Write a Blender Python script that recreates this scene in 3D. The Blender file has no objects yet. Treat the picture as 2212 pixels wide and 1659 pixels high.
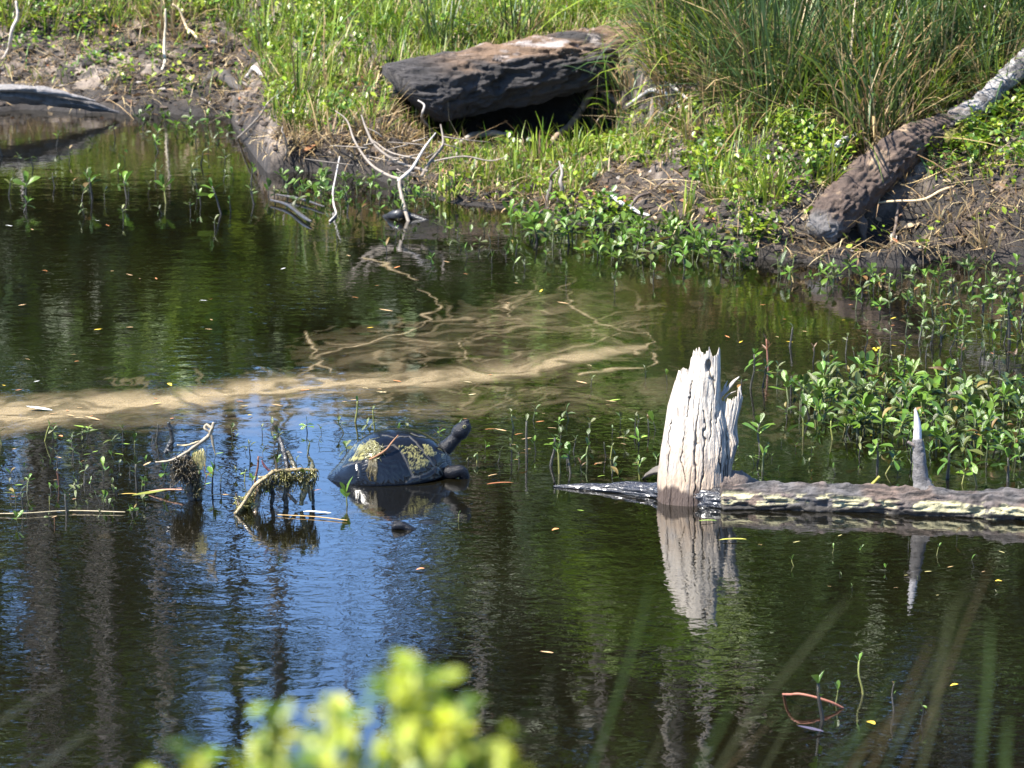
import bpy, math, random
import numpy as np
from mathutils import Vector, Matrix, Euler

random.seed(7); rng = np.random.default_rng(7)
sc = bpy.context.scene
C = sc.collection
R = math.radians

# ------------------------------------------------------------------ camera
CAM_H, PITCH, LENS = 2.14, R(13.3), 120.0
FPX = 2212 * LENS / 36.0
cam_d = bpy.data.cameras.new('camera'); cam = bpy.data.objects.new('camera', cam_d); C.objects.link(cam)
cam.location = (0, 0, CAM_H); cam.rotation_euler = (R(90) - PITCH, 0, 0)
cam_d.lens = LENS; cam_d.sensor_width = 36; cam_d.clip_start = 0.1; cam_d.clip_end = 3000
cam_d.dof.use_dof = True; cam_d.dof.focus_distance = 8.25; cam_d.dof.aperture_fstop = 13.0
sc.camera = cam
# ------------------------------------------------------------------ sky, sun, exposure
SUN = Vector((-0.50, -0.24, 0.83)).normalized()
w = bpy.data.worlds.new('World'); sc.world = w; w.use_nodes = True
nt = w.node_tree; bg = nt.nodes['Background']
sky = nt.nodes.new('ShaderNodeTexSky'); sky.sky_type = 'NISHITA'; sky.sun_disc = False
sky.sun_elevation = math.asin(SUN.z); sky.sun_rotation = math.atan2(SUN.x, SUN.y)
sky.air_density = 0.9; sky.dust_density = 0.0; sky.ozone_density = 7.0; sky.altitude = 500
nt.links.new(sky.outputs[0], bg.inputs[0]); bg.inputs[1].default_value = 0.12
sl = bpy.data.lights.new('sun', 'SUN'); sl.energy = 5.0; sl.angle = R(0.5); sl.color = (1, .95, .87)
so = bpy.data.objects.new('sun', sl); C.objects.link(so); so.rotation_euler = (-SUN).to_track_quat('-Z', 'Y').to_euler()
so.location = (-5, -3, 12)
sc.view_settings.view_transform = 'Standard'; sc.view_settings.look = 'None'
sc.view_settings.exposure = 1.9; sc.view_settings.gamma = 1.0
sc.cycles.use_denoising = True; sc.cycles.max_bounces = 8; sc.cycles.transparent_max_bounces = 24
sc.cycles.caustics_reflective = False; sc.cycles.caustics_refractive = False
sc.cycles.sample_clamp_indirect = 6.0

# ------------------------------------------------------------------ place <-> picture plan (2212 x 1659 plan of the photograph)
cp, sp = math.cos(PITCH), math.sin(PITCH)
def ray(px, py):
    a, b = (px - 1106) / FPX, (829.5 - py) / FPX
    return Vector((a, cp + b * sp, -sp + b * cp))
def P(px, py, z=0.0):
    r = ray(px, py); t = (z - CAM_H) / r.z
    return Vector((r.x * t, r.y * t, z))
def PY(px, py, Y):
    r = ray(px, py); t = Y / r.y
    return Vector((r.x * t, Y, CAM_H + r.z * t))
def proj(v):
    v = np.asarray(v, float); x, y, z = v[:, 0], v[:, 1], v[:, 2] - CAM_H
    dep = y * cp - z * sp; up = y * sp + z * cp
    return np.stack([1106 + FPX * x / dep, 829.5 - FPX * up / dep], 1)
def mpx(Y): return math.hypot(Y, CAM_H) / FPX      # metres in one plan pixel at ground distance Y

# ------------------------------------------------------------------ numpy noise
def _h(i, j, k):
    n = (i * 374761393 + j * 668265263 + k * 2147483647 * 3 + 1013904223) & 0xFFFFFFFF
    n = ((n ^ (n >> 13)) * 1274126177) & 0xFFFFFFFF
    n = ((n ^ (n >> 16)) * 2246822519) & 0xFFFFFFFF
    return ((n ^ (n >> 15)) & 0xFFFFFF) / float(0xFFFFFF)
def vn(p):
    p = np.asarray(p, float)
    f = np.floor(p); t = p - f; t = t * t * (3 - 2 * t); f = f.astype(np.int64)
    r = 0
    for a in (0, 1):
        for b in (0, 1):
            for c in (0, 1):
                wgt = (t[:, 0] if a else 1 - t[:, 0]) * (t[:, 1] if b else 1 - t[:, 1]) * (t[:, 2] if c else 1 - t[:, 2])
                r = r + wgt * _h(f[:, 0] + a, f[:, 1] + b, f[:, 2] + c)
    return r
def fbm(p, o=4):
    p = np.asarray(p, float); s, a, t = 0, .5, 0
    for i in range(o):
        s = s + a * vn(p + 17.3 * i); t += a; p = p * 2.03; a *= .5
    return s / t
def n2(x, y, o=4, z=0.0):
    x, y = np.broadcast_arrays(np.asarray(x, float), np.asarray(y, float))
    return fbm(np.stack([x.ravel(), y.ravel(), np.full(x.size, z)], 1), o).reshape(x.shape)
def sst(a, b, x):
    t = np.clip((np.asarray(x, float) - a) / (b - a), 0, 1); return t * t * (3 - 2 * t)

# ------------------------------------------------------------------ mesh helpers
def mesh(name, V, F, mat=None, col=None, smooth=True, attrs=None):
    V = np.asarray(V, np.float32); F = list(F) if isinstance(F, list) else F
    me = bpy.data.meshes.new(name)
    if isinstance(F, np.ndarray):
        n, k = F.shape
        me.vertices.add(len(V)); me.vertices.foreach_set('co', V.ravel())
        me.loops.add(n * k); me.loops.foreach_set('vertex_index', F.astype(np.int32).ravel())
        me.polygons.add(n); me.polygons.foreach_set('loop_start', np.arange(0, n * k, k, dtype=np.int32))
        me.update(calc_edges=True); me.validate()
    else:
        me.from_pydata([tuple(map(float, v)) for v in V], [], F); me.update()
    if col is not None:
        c = np.asarray(col, np.float32)
        if c.shape[1] == 3: c = np.concatenate([c, np.ones((len(c), 1), np.float32)], 1)
        a = me.color_attributes.new('Col', 'FLOAT_COLOR', 'POINT'); a.data.foreach_set('color', c.ravel())
    for k, v in (attrs or {}).items():
        a = me.attributes.new(k, 'FLOAT', 'POINT'); a.data.foreach_set('value', np.asarray(v, np.float32))
    if mat: me.materials.append(mat)
    me.polygons.foreach_set('use_smooth', np.full(len(me.polygons), smooth)); me.update()
    return me
def link(name, me, parent=None, loc=(0, 0, 0), rot=(0, 0, 0), scale=(1, 1, 1)):
    o = bpy.data.objects.new(name, me); C.objects.link(o)
    o.location = loc; o.rotation_euler = rot; o.scale = scale if hasattr(scale, '__len__') else (scale,) * 3
    if parent: o.parent = parent
    return o
def tag(o, label=None, cat=None, group=None, kind=None):
    if label: o['label'] = label
    if cat: o['category'] = cat
    if group: o['group'] = group
    if kind: o['kind'] = kind
    return o
def thing(name, label, cat, loc=(0, 0, 0), group=None, rz=0.0):
    return tag(link(name, None, None, loc, (0, 0, rz)), label, cat, group)
def grid_faces(n, m, wrap=False):       # n rings of m verts
    i = np.arange(n - 1)[:, None]; j = np.arange(m if wrap else m - 1)[None, :]
    a = i * m + j; b = i * m + (j + 1) % m
    return np.stack([a, b, b + m, a + m], -1).reshape(-1, 4)
def spline(pts, n):                      # Catmull-Rom through rows of pts
    pts = np.asarray(pts, float)
    if len(pts) == 2: return pts[0] + np.linspace(0, 1, n)[:, None] * (pts[1] - pts[0])
    q = np.vstack([2 * pts[0] - pts[1], pts, 2 * pts[-1] - pts[-2]])
    t = np.linspace(0, len(pts) - 1 - 1e-6, n); i = t.astype(int); f = (t - i)[:, None]
    a, b, c, d = q[i], q[i + 1], q[i + 2], q[i + 3]
    return .5 * (2 * b + (c - a) * f + (2 * a - 5 * b + 4 * c - d) * f ** 2 + (3 * b - 3 * c + d - a) * f ** 3)
def tube(path, rad, sides=8, rough=0.0, nsc=8.0, seed=0.0, flat=1.0, ridge=0.0, caps=True, stretch=.25, ret=False):
    """tapered tube; returns V, F(quads), (t, ang)"""
    path = np.asarray(path, float); n = len(path); rad = np.broadcast_to(np.asarray(rad, float), (n,))
    T = np.gradient(path, axis=0); T /= np.linalg.norm(T, axis=1)[:, None] + 1e-9
    up = np.array([0, 0, 1.0]) if abs(T[:, 2]).mean() < .9 else np.array([0, 1.0, 0])
    S = np.cross(T, up); S /= np.linalg.norm(S, axis=1)[:, None] + 1e-9
    U = np.cross(S, T)
    ang = np.linspace(0, 2 * np.pi, sides, endpoint=False)
    L = np.concatenate([[0], np.cumsum(np.linalg.norm(np.diff(path, axis=0), axis=1))])
    AA, LL = np.meshgrid(ang, L)
    rr = np.repeat(rad[:, None], sides, 1)
    if rough:
        q = np.stack([np.cos(AA).ravel() * 1.2, np.sin(AA).ravel() * 1.2, LL.ravel() * nsc + seed], 1)
        rr = rr * (1 + rough * (fbm(q * 1.5, 4).reshape(rr.shape) - .5) * 2)
    if ridge:
        q = np.stack([np.cos(AA).ravel() * 5, np.sin(AA).ravel() * 5, LL.ravel() * nsc * stretch * 4 + seed], 1)
        rr = rr * (1 - ridge * (1 - np.abs(2 * vn(q).reshape(rr.shape) - 1)) ** 2)
    V = path[:, None, :] + rr[..., None] * (np.cos(AA)[..., None] * S[:, None, :] + flat * np.sin(AA)[..., None] * U[:, None, :])
    V = V.reshape(-1, 3); F = grid_faces(n, sides, True)
    if caps:
        V = np.vstack([V, path[0] - T[0] * rad[0] * .3, path[-1] + T[-1] * rad[-1] * .5])
        j = np.arange(sides); a = len(V) - 2; b = len(V) - 1; e = (n - 1) * sides
        F = np.vstack([F, np.stack([np.full(sides, a), np.full(sides, a), (j + 1) % sides, j], 1),
                       np.stack([np.full(sides, b), np.full(sides, b), e + j, e + (j + 1) % sides], 1)])
    return V, F
def tri_fix(F):                           # quads with a doubled corner -> mixed python list
    return [tuple(dict.fromkeys(f)) for f in F.tolist()]
class Acc:
    def __init__(s): s.V, s.F, s.Cc, s.n = [], [], [], 0
    def add(s, V, F, col=(.5, .5, .5)):
        V = np.asarray(V, float); s.V.append(V); s.F += [tuple(int(i) + s.n for i in dict.fromkeys(f)) for f in (F.tolist() if isinstance(F, np.ndarray) else F)]
        c = np.asarray(col, float); s.Cc.append(np.broadcast_to(c, (len(V), 3)) if c.ndim == 1 else c); s.n += len(V); return s
    def tube(s, path, rad, sides=6, col=(.5, .5, .5), n=None, **k):
        path = np.asarray([tuple(p) for p in path], float); rad = np.atleast_1d(np.asarray(rad, float))
        m = n or max(4, 3 * len(path))
        pr = np.column_stack([path, np.interp(np.linspace(0, 1, len(path)), np.linspace(0, 1, len(rad)), rad)])
        q = spline(pr, m); V, F = tube(q[:, :3], np.maximum(q[:, 3], .0002), sides, **k)
        return s.add(V, F, col)
    def mesh(s, name, mat, smooth=True): return mesh(name, np.vstack(s.V), s.F, mat, np.vstack(s.Cc), smooth)

# ------------------------------------------------------------------ materials
def mat_new(name):
    m = bpy.data.materials.new(name); m.use_nodes = True; nt = m.node_tree
    return m, nt, nt.nodes['Principled BSDF'], nt.nodes['Material Output']
def nd(nt, t, **k):
    n = nt.nodes.new(t)
    for a, b in k.items():
        if a.startswith('i_'): n.inputs[int(a[2:]) if a[2:].isdigit() else a[2:]].default_value = b
        else: setattr(n, a, b)
    return n
def M(name, col=None, rough=.7, var=.25, vs=20., bump=.4, bs=80., stretch=(1, 1, 1), trans=0., spec=.5, coat=0., rnd=0., bdist=.004, alt=None, alts=6., hue=0.):
    """col None -> vertex colour 'Col'; value varied by noise, optional second pigment in patches, bump"""
    m, nt, b, out = mat_new(name); L = nt.links.new
    tc = nd(nt, 'ShaderNodeTexCoord'); mp = nd(nt, 'ShaderNodeMapping'); mp.inputs['Scale'].default_value = stretch
    L(tc.outputs['Object'], mp.inputs[0])
    if col is None: src = nd(nt, 'ShaderNodeVertexColor', layer_name='Col').outputs[0]
    else:
        r = nd(nt, 'ShaderNodeRGB'); r.outputs[0].default_value = (*col, 1); src = r.outputs[0]
    if alt:
        na = nd(nt, 'ShaderNodeTexNoise', i_Scale=alts, i_Detail=5.); L(mp.outputs[0], na.inputs[0])
        ra = nd(nt, 'ShaderNodeMapRange'); ra.inputs[1].default_value = .48; ra.inputs[2].default_value = .6; L(na.outputs[0], ra.inputs[0])
        mx = nd(nt, 'ShaderNodeMix', data_type='RGBA'); L(ra.outputs[0], mx.inputs[0]); L(src, mx.inputs[6]); mx.inputs[7].default_value = (*alt, 1); src = mx.outputs[2]
    n1 = nd(nt, 'ShaderNodeTexNoise', i_Scale=vs, i_Detail=6., i_Roughness=.65); L(mp.outputs[0], n1.inputs[0])
    mr = nd(nt, 'ShaderNodeMapRange'); mr.inputs[1].default_value = .3; mr.inputs[2].default_value = .7
    mr.inputs[3].default_value = 1 - var; mr.inputs[4].default_value = 1 + var; L(n1.outputs[0], mr.inputs[0])
    val = mr.outputs[0]
    hs = nd(nt, 'ShaderNodeHueSaturation'); L(src, hs.inputs['Color'])
    if rnd or hue:
        oi = nd(nt, 'ShaderNodeObjectInfo'); m2 = nd(nt, 'ShaderNodeMapRange'); L(oi.outputs['Random'], m2.inputs[0])
        m2.inputs[3].default_value = 1 - rnd; m2.inputs[4].default_value = 1 + rnd
        mm = nd(nt, 'ShaderNodeMath', operation='MULTIPLY'); L(val, mm.inputs[0]); L(m2.outputs[0], mm.inputs[1]); val = mm.outputs[0]
        m3 = nd(nt, 'ShaderNodeMapRange'); mu = nd(nt, 'ShaderNodeMath', operation='MULTIPLY', i_1=7.31); fr = nd(nt, 'ShaderNodeMath', operation='FRACT')
        L(oi.outputs['Random'], mu.inputs[0]); L(mu.outputs[0], fr.inputs[0]); L(fr.outputs[0], m3.inputs[0])
        m3.inputs[3].default_value = .5 - hue; m3.inputs[4].default_value = .5 + hue * .5; L(m3.outputs[0], hs.inputs['Hue'])
    L(val, hs.inputs['Value']); L(hs.outputs[0], b.inputs['Base Color'])
    b.inputs['Roughness'].default_value = rough; b.inputs['Specular IOR Level'].default_value = spec
    b.inputs['Coat Weight'].default_value = coat; b.inputs['Coat Roughness'].default_value = .12
    if bump:
        n3 = nd(nt, 'ShaderNodeTexNoise', i_Scale=bs, i_Detail=6., i_Roughness=.7); L(mp.outputs[0], n3.inputs[0])
        bp = nd(nt, 'ShaderNodeBump', i_Strength=bump, i_Distance=bdist); L(n3.outputs[0], bp.inputs['Height']); L(bp.outputs[0], b.inputs['Normal'])
    if trans:
        tr = nd(nt, 'ShaderNodeBsdfTranslucent'); ms = nd(nt, 'ShaderNodeMixShader', i_0=trans); L(hs.outputs[0], tr.inputs[0])
        L(b.outputs[0], ms.inputs[1]); L(tr.outputs[0], ms.inputs[2]); L(ms.outputs[0], out.inputs[0])
    return m

m_grass = M('grass_blade', rough=.45, var=.15, bump=0, trans=.35, spec=.4)
m_leaf = M('water_plant_leaf', (.066, .125, .012), rough=.28, var=.25, vs=60, bump=.25, bs=140, trans=.22, spec=.45, rnd=.5, hue=.018)
m_leaf_dark = M('dull_leaf', (.055, .08, .016), rough=.33, var=.3, vs=60, bump=.3, bs=140, trans=.2, rnd=.4, hue=.05)
m_leaf_red = M('bronze_leaf', (.13, .07, .03), rough=.35, var=.3, vs=60, bump=.3, trans=.25, rnd=.3)
m_stem = M('stem', rough=.4, var=.35, vs=90, bump=.5, bs=160, rnd=.3)
m_cover = M('ground_cover_leaf', rough=.4, var=.2, bump=0, trans=.3)
m_wood_white = M('bleached_wood', rough=.75, var=.16, vs=26, bump=1., bs=90, stretch=(1, 1, .07), bdist=.007)
m_bark = M('bark', rough=.8, var=.35, vs=45, bump=1., bs=70, bdist=.008)
m_bark_grain = M('grained_bark', rough=.8, var=.4, vs=60, bump=1., bs=60, stretch=(.14, 1, 1), bdist=.018)
m_bark_wet = M('wet_bark', rough=.25, var=.4, vs=45, bump=1., bs=55, bdist=.008, coat=.5)
m_twig = M('dead_twig', rough=.65, var=.25, vs=60, bump=.5, bs=120, rnd=.2)
m_slime = M('wet_root', rough=.3, var=.45, vs=70, bump=.8, bs=120, coat=.3)
m_float = M('floating_leaf', rough=.5, var=.25, vs=90, bump=.3, bs=150, rnd=.2)
m_straw = M('straw', rough=.6, var=.15, bump=0, trans=.15)
m_litter = m_straw

# ------------------------------------------------------------------ ground (one sheet: pond bed, both banks, land to the horizon)
SX = [-9, -2.5, -1.16, -.90, -.5, -.36, -.18, .07, .4, .66, .76, 1.0, 1.65, 3, 9]
SY = [14.4, 13.95, 13.75, 12.48, 12.42, 12.1, 11.75, 11.55, 11.28, 11.02, 10.8, 10.74, 10.66, 10.6, 10.9]
BX = [-9, -1.05, -.9, -.5, -.34, .40, .58, .9, 1.7, 9]
LIP = [.03, .04, .13, .12, .025, .025, .05, .12, .17, .15]
S1 = [.22, .2, .05, .05, .012, .012, .12, .23, .26, .26]
YB = [14.6, 14.6, 13.7, 13.3, 13.3, 13.32, 12.2, 12.0, 12.0, 12.0]
H2 = [.05, .05, .06, .1, .26, .28, .12, .1, .1, .1]
S2 = [.06, .06, .10, .12, .10, .12, .12, .1, .1, .1]
def shore(x): return np.interp(x, SX, SY) + .16 * (n2(np.asarray(x) * 4, 0, 4) - .5) * 2
PITS = [(-9, 0, 0, 0, 1)]
def height(x, y):
    x = np.asarray(x, float); y = np.asarray(y, float)
    d = y - shore(x); dp = np.maximum(d, 0)
    lip, s1, yb, h2, s2 = (np.interp(x, BX, t) for t in (LIP, S1, YB, H2, S2))
    z = lip * (1 - np.exp(-dp / .07)) + s1 * np.minimum(dp, 1.6) + h2 * sst(0, .3, y - yb) + s2 * np.clip(y - yb, 0, 6)
    near = np.exp(-np.maximum(y - 17, 0) / 6)
    z = z + sst(0, .15, d) * ((n2(x * 1.7, y * 1.7, 3) - .5) * .10 + (n2(x * 8, y * 8, 4, 3.) - .5) * .085) * near
    z = z + sst(.0, .1, d) * ((n2(x * 26, y * 26, 3, 5.) - .5) * .034 + (n2(x * 70, y * 70, 2, 6.) - .5) * .014) * near
    # hollow under the leaning trunk and burrows in the right-hand bank
    for cx, cy, r, dep in ((1.24, 10.98, .15, .22), (1.44, 10.76, .09, .16), (1.14, 10.88, .10, .14), (.98, 10.86, .10, .10), (-.05, 13.2, .28, .10), (.25, 13.22, .25, .12), (.1, 13.05, .3, .05)):
        z = z - dep * np.exp(-((x - cx) ** 2 + ((y - cy) * .9) ** 2) / r ** 2)
    bed = -.32 * (1 - np.exp(np.minimum(d, 0) / .5)) - .02 * sst(0, .05, -d)
    nb = sst(5.0, 3.2, y) * (.85 + .12 * (n2(x * 2, y * 2, 3, 9.) - .5))       # near bank under the photographer
    return np.where(d > 0, z, bed) + nb
def lines(fine0, fine1, step, lo, hi):
    a = np.arange(fine0, fine1, step); g1 = fine1 + np.cumsum(step * 1.35 ** np.arange(1, 60)); g0 = fine0 - np.cumsum(step * 1.35 ** np.arange(1, 60))
    return np.concatenate([[lo], g0[g0 > lo][::-1], a, g1[g1 < hi], [hi]])
gx = lines(-2.3, 2.5, .016, -900, 900); gy = lines(10.3, 16, .017, -60, 1800)
gy = np.unique(np.concatenate([gy, np.arange(2, 6, .12)]))
GX, GY = np.meshgrid(gx, gy); GZ = height(GX, GY)
dd = GY - shore(GX)
mud = np.array([.040, .028, .020]); dry = np.array([.15, .12, .095]); wet_and_shade = np.array([.014, .010, .007]); soil = np.array([.10, .075, .04])
k1 = sst(.42, .62, n2(GX * 3.2, GY * 3.2, 4, 1.))[..., None]; k2 = sst(.4, .7, n2(GX * 22, GY * 22, 3, 2.))[..., None]
gc = mud * (1 - k1) + dry * k1; gc = gc * (.3 + 1.3 * k2)
wet = (1 - sst(.02, .09, GZ + .05 * (n2(GX * 9, GY * 9, 3, 4.) - .5)))[..., None]; gc = gc * (1 - wet) + wet_and_shade * wet
hol = (np.exp(-((GX - 1.2) / .2) ** 4 - ((GY - 10.92) / .2) ** 4) + np.exp(-((GX - .07) / .42) ** 4 - ((GY - 13.32) / .34) ** 4))[..., None]; gc = gc * (1 - hol) + wet_and_shade * .4 * hol  # painted shade: ground colour darkened under the big log and the leaning trunk
far = sst(16, 20, GY)[..., None]; gc = gc * (1 - far) + soil * far
m_ground = M('mud', rough=.8, var=.35, vs=30, bump=1., bs=45, bdist=.02)
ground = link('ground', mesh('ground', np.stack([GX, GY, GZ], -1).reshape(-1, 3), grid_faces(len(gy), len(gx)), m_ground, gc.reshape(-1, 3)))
tag(ground, kind='structure')
def on_ground(x, y): return Vector((x, y, float(height(np.array([x]), np.array([y]))[0])))
def ground_at(px, py):                    # march the sight line until it meets the ground: where on the bank a thing seen there stands
    r = ray(px, py); t = np.linspace(6, 30, 2400) / r.y
    X, Y, Z = r.x * t, r.y * t, CAM_H + r.z * t; g = np.maximum(height(X, Y), 0)
    i = int(np.argmax(Z <= g)); return Vector((X[i], Y[i], g[i]))

# ------------------------------------------------------------------ pond water
def water_mat():
    m, nt, b, out = mat_new('pond_water'); L = nt.links.new
    tc = nd(nt, 'ShaderNodeTexCoord')
    b.inputs['Roughness'].default_value = .025; b.inputs['IOR'].default_value = 3.0
    n0 = nd(nt, 'ShaderNodeTexNoise', i_Scale=1.3, i_Detail=4.); L(tc.outputs['Object'], n0.inputs[0])
    n1 = nd(nt, 'ShaderNodeTexNoise', i_Scale=55., i_Detail=5., i_Roughness=.7); L(tc.outputs['Object'], n1.inputs[0])
    cr = nd(nt, 'ShaderNodeValToRGB'); cr.color_ramp.elements[0].position = .35; cr.color_ramp.elements[1].position = .7
    cr.color_ramp.elements[0].color = (.002, .0018, .0008, 1); cr.color_ramp.elements[1].color = (.006, .005, .002, 1)
    mx = nd(nt, 'ShaderNodeMath', operation='MULTIPLY_ADD', i_1=.5); L(n1.outputs[0], mx.inputs[0])
    h = nd(nt, 'ShaderNodeMath', operation='MULTIPLY', i_1=.5); L(n0.outputs[0], h.inputs[0]); L(h.outputs[0], mx.inputs[2])
    L(mx.outputs[0], cr.inputs[0]); L(cr.outputs[0], b.inputs['Base Color'])
    # ripples: two sizes, calmer in places
    mp = nd(nt, 'ShaderNodeMapping'); mp.inputs['Scale'].default_value = (1, 1.5, 1); mp.inputs['Rotation'].default_value = (0, 0, R(12)); L(tc.outputs['Object'], mp.inputs[0])
    r1 = nd(nt, 'ShaderNodeTexNoise', i_Scale=26., i_Detail=2.5, i_Roughness=.5, i_Distortion=.6); L(mp.outputs[0], r1.inputs[0])
    r2 = nd(nt, 'ShaderNodeTexNoise', i_Scale=6., i_Detail=1.); L(mp.outputs[0], r2.inputs[0])
    calm = nd(nt, 'ShaderNodeTexNoise', i_Scale=.9, i_Detail=2.); L(tc.outputs['Object'], calm.inputs[0])
    cm = nd(nt, 'ShaderNodeMapRange'); cm.inputs[1].default_value = .35; cm.inputs[2].default_value = .65; cm.inputs[3].default_value = .2; cm.inputs[4].default_value = 1.25; L(calm.outputs[0], cm.inputs[0])
    b1 = nd(nt, 'ShaderNodeBump', i_Distance=.0005); L(r1.outputs[0], b1.inputs['Height']); L(cm.outputs[0], b1.inputs['Strength'])
    b2 = nd(nt, 'ShaderNodeBump', i_Strength=1., i_Distance=.0008); L(r2.outputs[0], b2.inputs['Height']); L(b1.outputs[0], b2.inputs['Normal'])
    L(b2.outputs[0], b.inputs['Normal'])
    return m
water = link('water', mesh('water', [(-30, 2.5, 0), (30, 2.5, 0), (30, 15.2, 0), (-30, 15.2, 0)], [(0, 1, 2, 3)], water_mat()))
tag(water, kind='structure')

# ------------------------------------------------------------------ tan scum drifting on the water (a thin film with a shape of its own)
def seg_dist(q, pl):
    best = np.full(len(q), 1e9); par = np.zeros(len(q)); pl = np.asarray(pl, float); n = len(pl) - 1
    for i in range(n):
        a, b = pl[i, :2], pl[i + 1, :2]; ab = b - a
        t = np.clip(((q - a) @ ab) / (ab @ ab + 1e-9), 0, 1); d = np.linalg.norm(q - (a + t[:, None] * ab), axis=1)
        k = d < best; best[k] = d[k]; par[k] = (i + t[k]) / n
    return best, par
BAND = [(-120, 912, 40), (0, 905, 40), (100, 893, 36), (220, 876, 26), (330, 868, 19), (480, 853, 24), (620, 838, 26), (760, 832, 24), (900, 826, 22), (1050, 808, 20), (1180, 790, 16), (1290, 770, 12), (1390, 748, 7)]
FIL = [[(655, 714), (672, 742), (684, 756), (666, 772), (690, 782), (664, 806), (600, 832)], [(684, 786), (716, 800), (728, 815), (712, 822)], [(668, 774), (760, 748), (860, 722), (912, 706), (928, 690), (912, 680), (940, 664), (934, 645), (912, 624)],
       [(985, 740), (1004, 768), (1006, 780), (996, 792)], [(778, 562), (830, 572), (884, 592), (905, 606)], [(1160, 640), (1090, 655), (1112, 668), (1106, 680)], [(1220, 652), (1290, 690), (1350, 712), (1408, 714), (1420, 738), (1380, 752), (1358, 764)],
       [(1394, 764), (1416, 780), (1402, 790), (1340, 796), (1250, 810)], [(700, 742), (860, 736), (1010, 742), (1100, 712), (1195, 692)], [(620, 836), (700, 812), (800, 806), (950, 800)], [(1020, 800), (1180, 770), (1290, 748), (1340, 720)], [(880, 700), (1000, 690), (1120, 690)], [(740, 770), (840, 760), (930, 752)],
       [(1110, 660), (1180, 670), (1260, 700), (1290, 735)], [(0, 868), (120, 858), (200, 864)]]
fx = np.arange(-1.75, 1.75, .0048); fy = np.arange(7.1, 11.8, .0085)
FX, FY = np.meshgrid(fx, fy); q = proj(np.stack([FX.ravel(), FY.ravel(), np.zeros(FX.size)], 1))
wx = (n2(FX * 5, FY * 5, 3, 11.) - .5).ravel(); wy = (n2(FX * 5, FY * 5, 3, 12.) - .5).ravel()
fx2 = (n2(FX * 22, FY * 22, 2, 13.) - .5).ravel(); fy2 = (n2(FX * 22, FY * 22, 2, 14.) - .5).ravel()
wx3 = (n2(FX * 2.2, FY * 1.6, 3, 15.) - .5).ravel(); wy3 = (n2(FX * 2.2, FY * 1.6, 3, 16.) - .5).ravel()
qw = q + np.stack([wx * 46 + fx2 * 18, wy * 24 + fy2 * 8], 1)
bw = np.asarray(BAND, float); d, t = seg_dist(qw, bw); wd = np.interp(t, np.linspace(0, 1, len(bw)), bw[:, 2])
u = d / wd
streak = n2((qw[:, 0] + 260 * wx3) * .014, (qw[:, 1] + .06 * qw[:, 0] + 110 * wy3 + 30 * wy) * .14, 5, 20.)
band = .68 * sst(1.45, .1, u) * (.4 + .75 * sst(.3, .62, streak))
band *= np.interp(q[:, 0], [0, 900, 1150, 1400], [1, .85, .75, .55])
fil = np.zeros(len(q))
for i, pl in enumerate(FIL):
    d, t = seg_dist(qw, pl); wv = 2.6 + 1.8 * np.sin(t * 9 + i)
    fil = np.maximum(fil, (.45 if i < 8 else .2) * np.exp(-(d / np.maximum(wv * .55, 1.1)) ** 2) * (.45 + .8 * sst(.3, .6, streak)))
def blob(cx, cy, rx, ry): return np.clip(1 - ((qw[:, 0] - cx) / rx) ** 2 - ((qw[:, 1] - cy) / ry) ** 2, 0, 1)
haze = .34 * np.maximum.reduce([blob(1030, 745, 420, 62), blob(1180, 690, 260, 70), blob(800, 765, 190, 55)]) * (.3 + 1.0 * sst(.4, .68, streak))
haze += .26 * np.maximum.reduce([blob(820, 880, 560, 45), blob(1250, 850, 330, 60), blob(430, 905, 420, 40)]) * (.3 + 1.1 * sst(.4, .66, streak))
film = sst(1175, 1090, q[:, 1] - .05 * (1106 - q[:, 0]) + 60 * wy3) * np.interp(q[:, 0], [0, 900, 1300, 2212], [.35, .6, 1, 1])
haze += film * (.006 + .08 * sst(.42, .72, n2(FX * 45, FY * 34, 4, 33.).ravel()) * sst(.3, .65, n2(FX * 1.7, FY * 2.2, 3, 34.).ravel()))
haze += .05 * sst(.45, .8, n2(FX * 3., FY * 4.4, 5, 31.).ravel()) * (.3 + sst(.4, .66, streak))
rdg = 1 - np.abs(2 * n2((qw[:, 0] + 330 * wx3) * .008, (qw[:, 1] + .1 * qw[:, 0] + 210 * wy3) * .05, 4, 71.) - 1)
lobe = np.maximum.reduce([blob(1030, 745, 430, 75), blob(1180, 680, 280, 85), blob(800, 765, 200, 65), blob(700, 850, 650, 60)])
fil = np.maximum(fil, .16 * sst(.92, .99, rdg) * sst(0, .5, lobe))
haze *= .36
dens = np.clip(np.maximum(band, fil) + haze, 0, .97) * (.8 + .3 * n2(FX * 120, FY * 80, 2, 44.).ravel())
F = grid_faces(len(fy), len(fx)); keep = dens[F].max(1) > .03; F = F[keep]
used, inv = np.unique(F, return_inverse=True); F = inv.reshape(F.shape)
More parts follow.
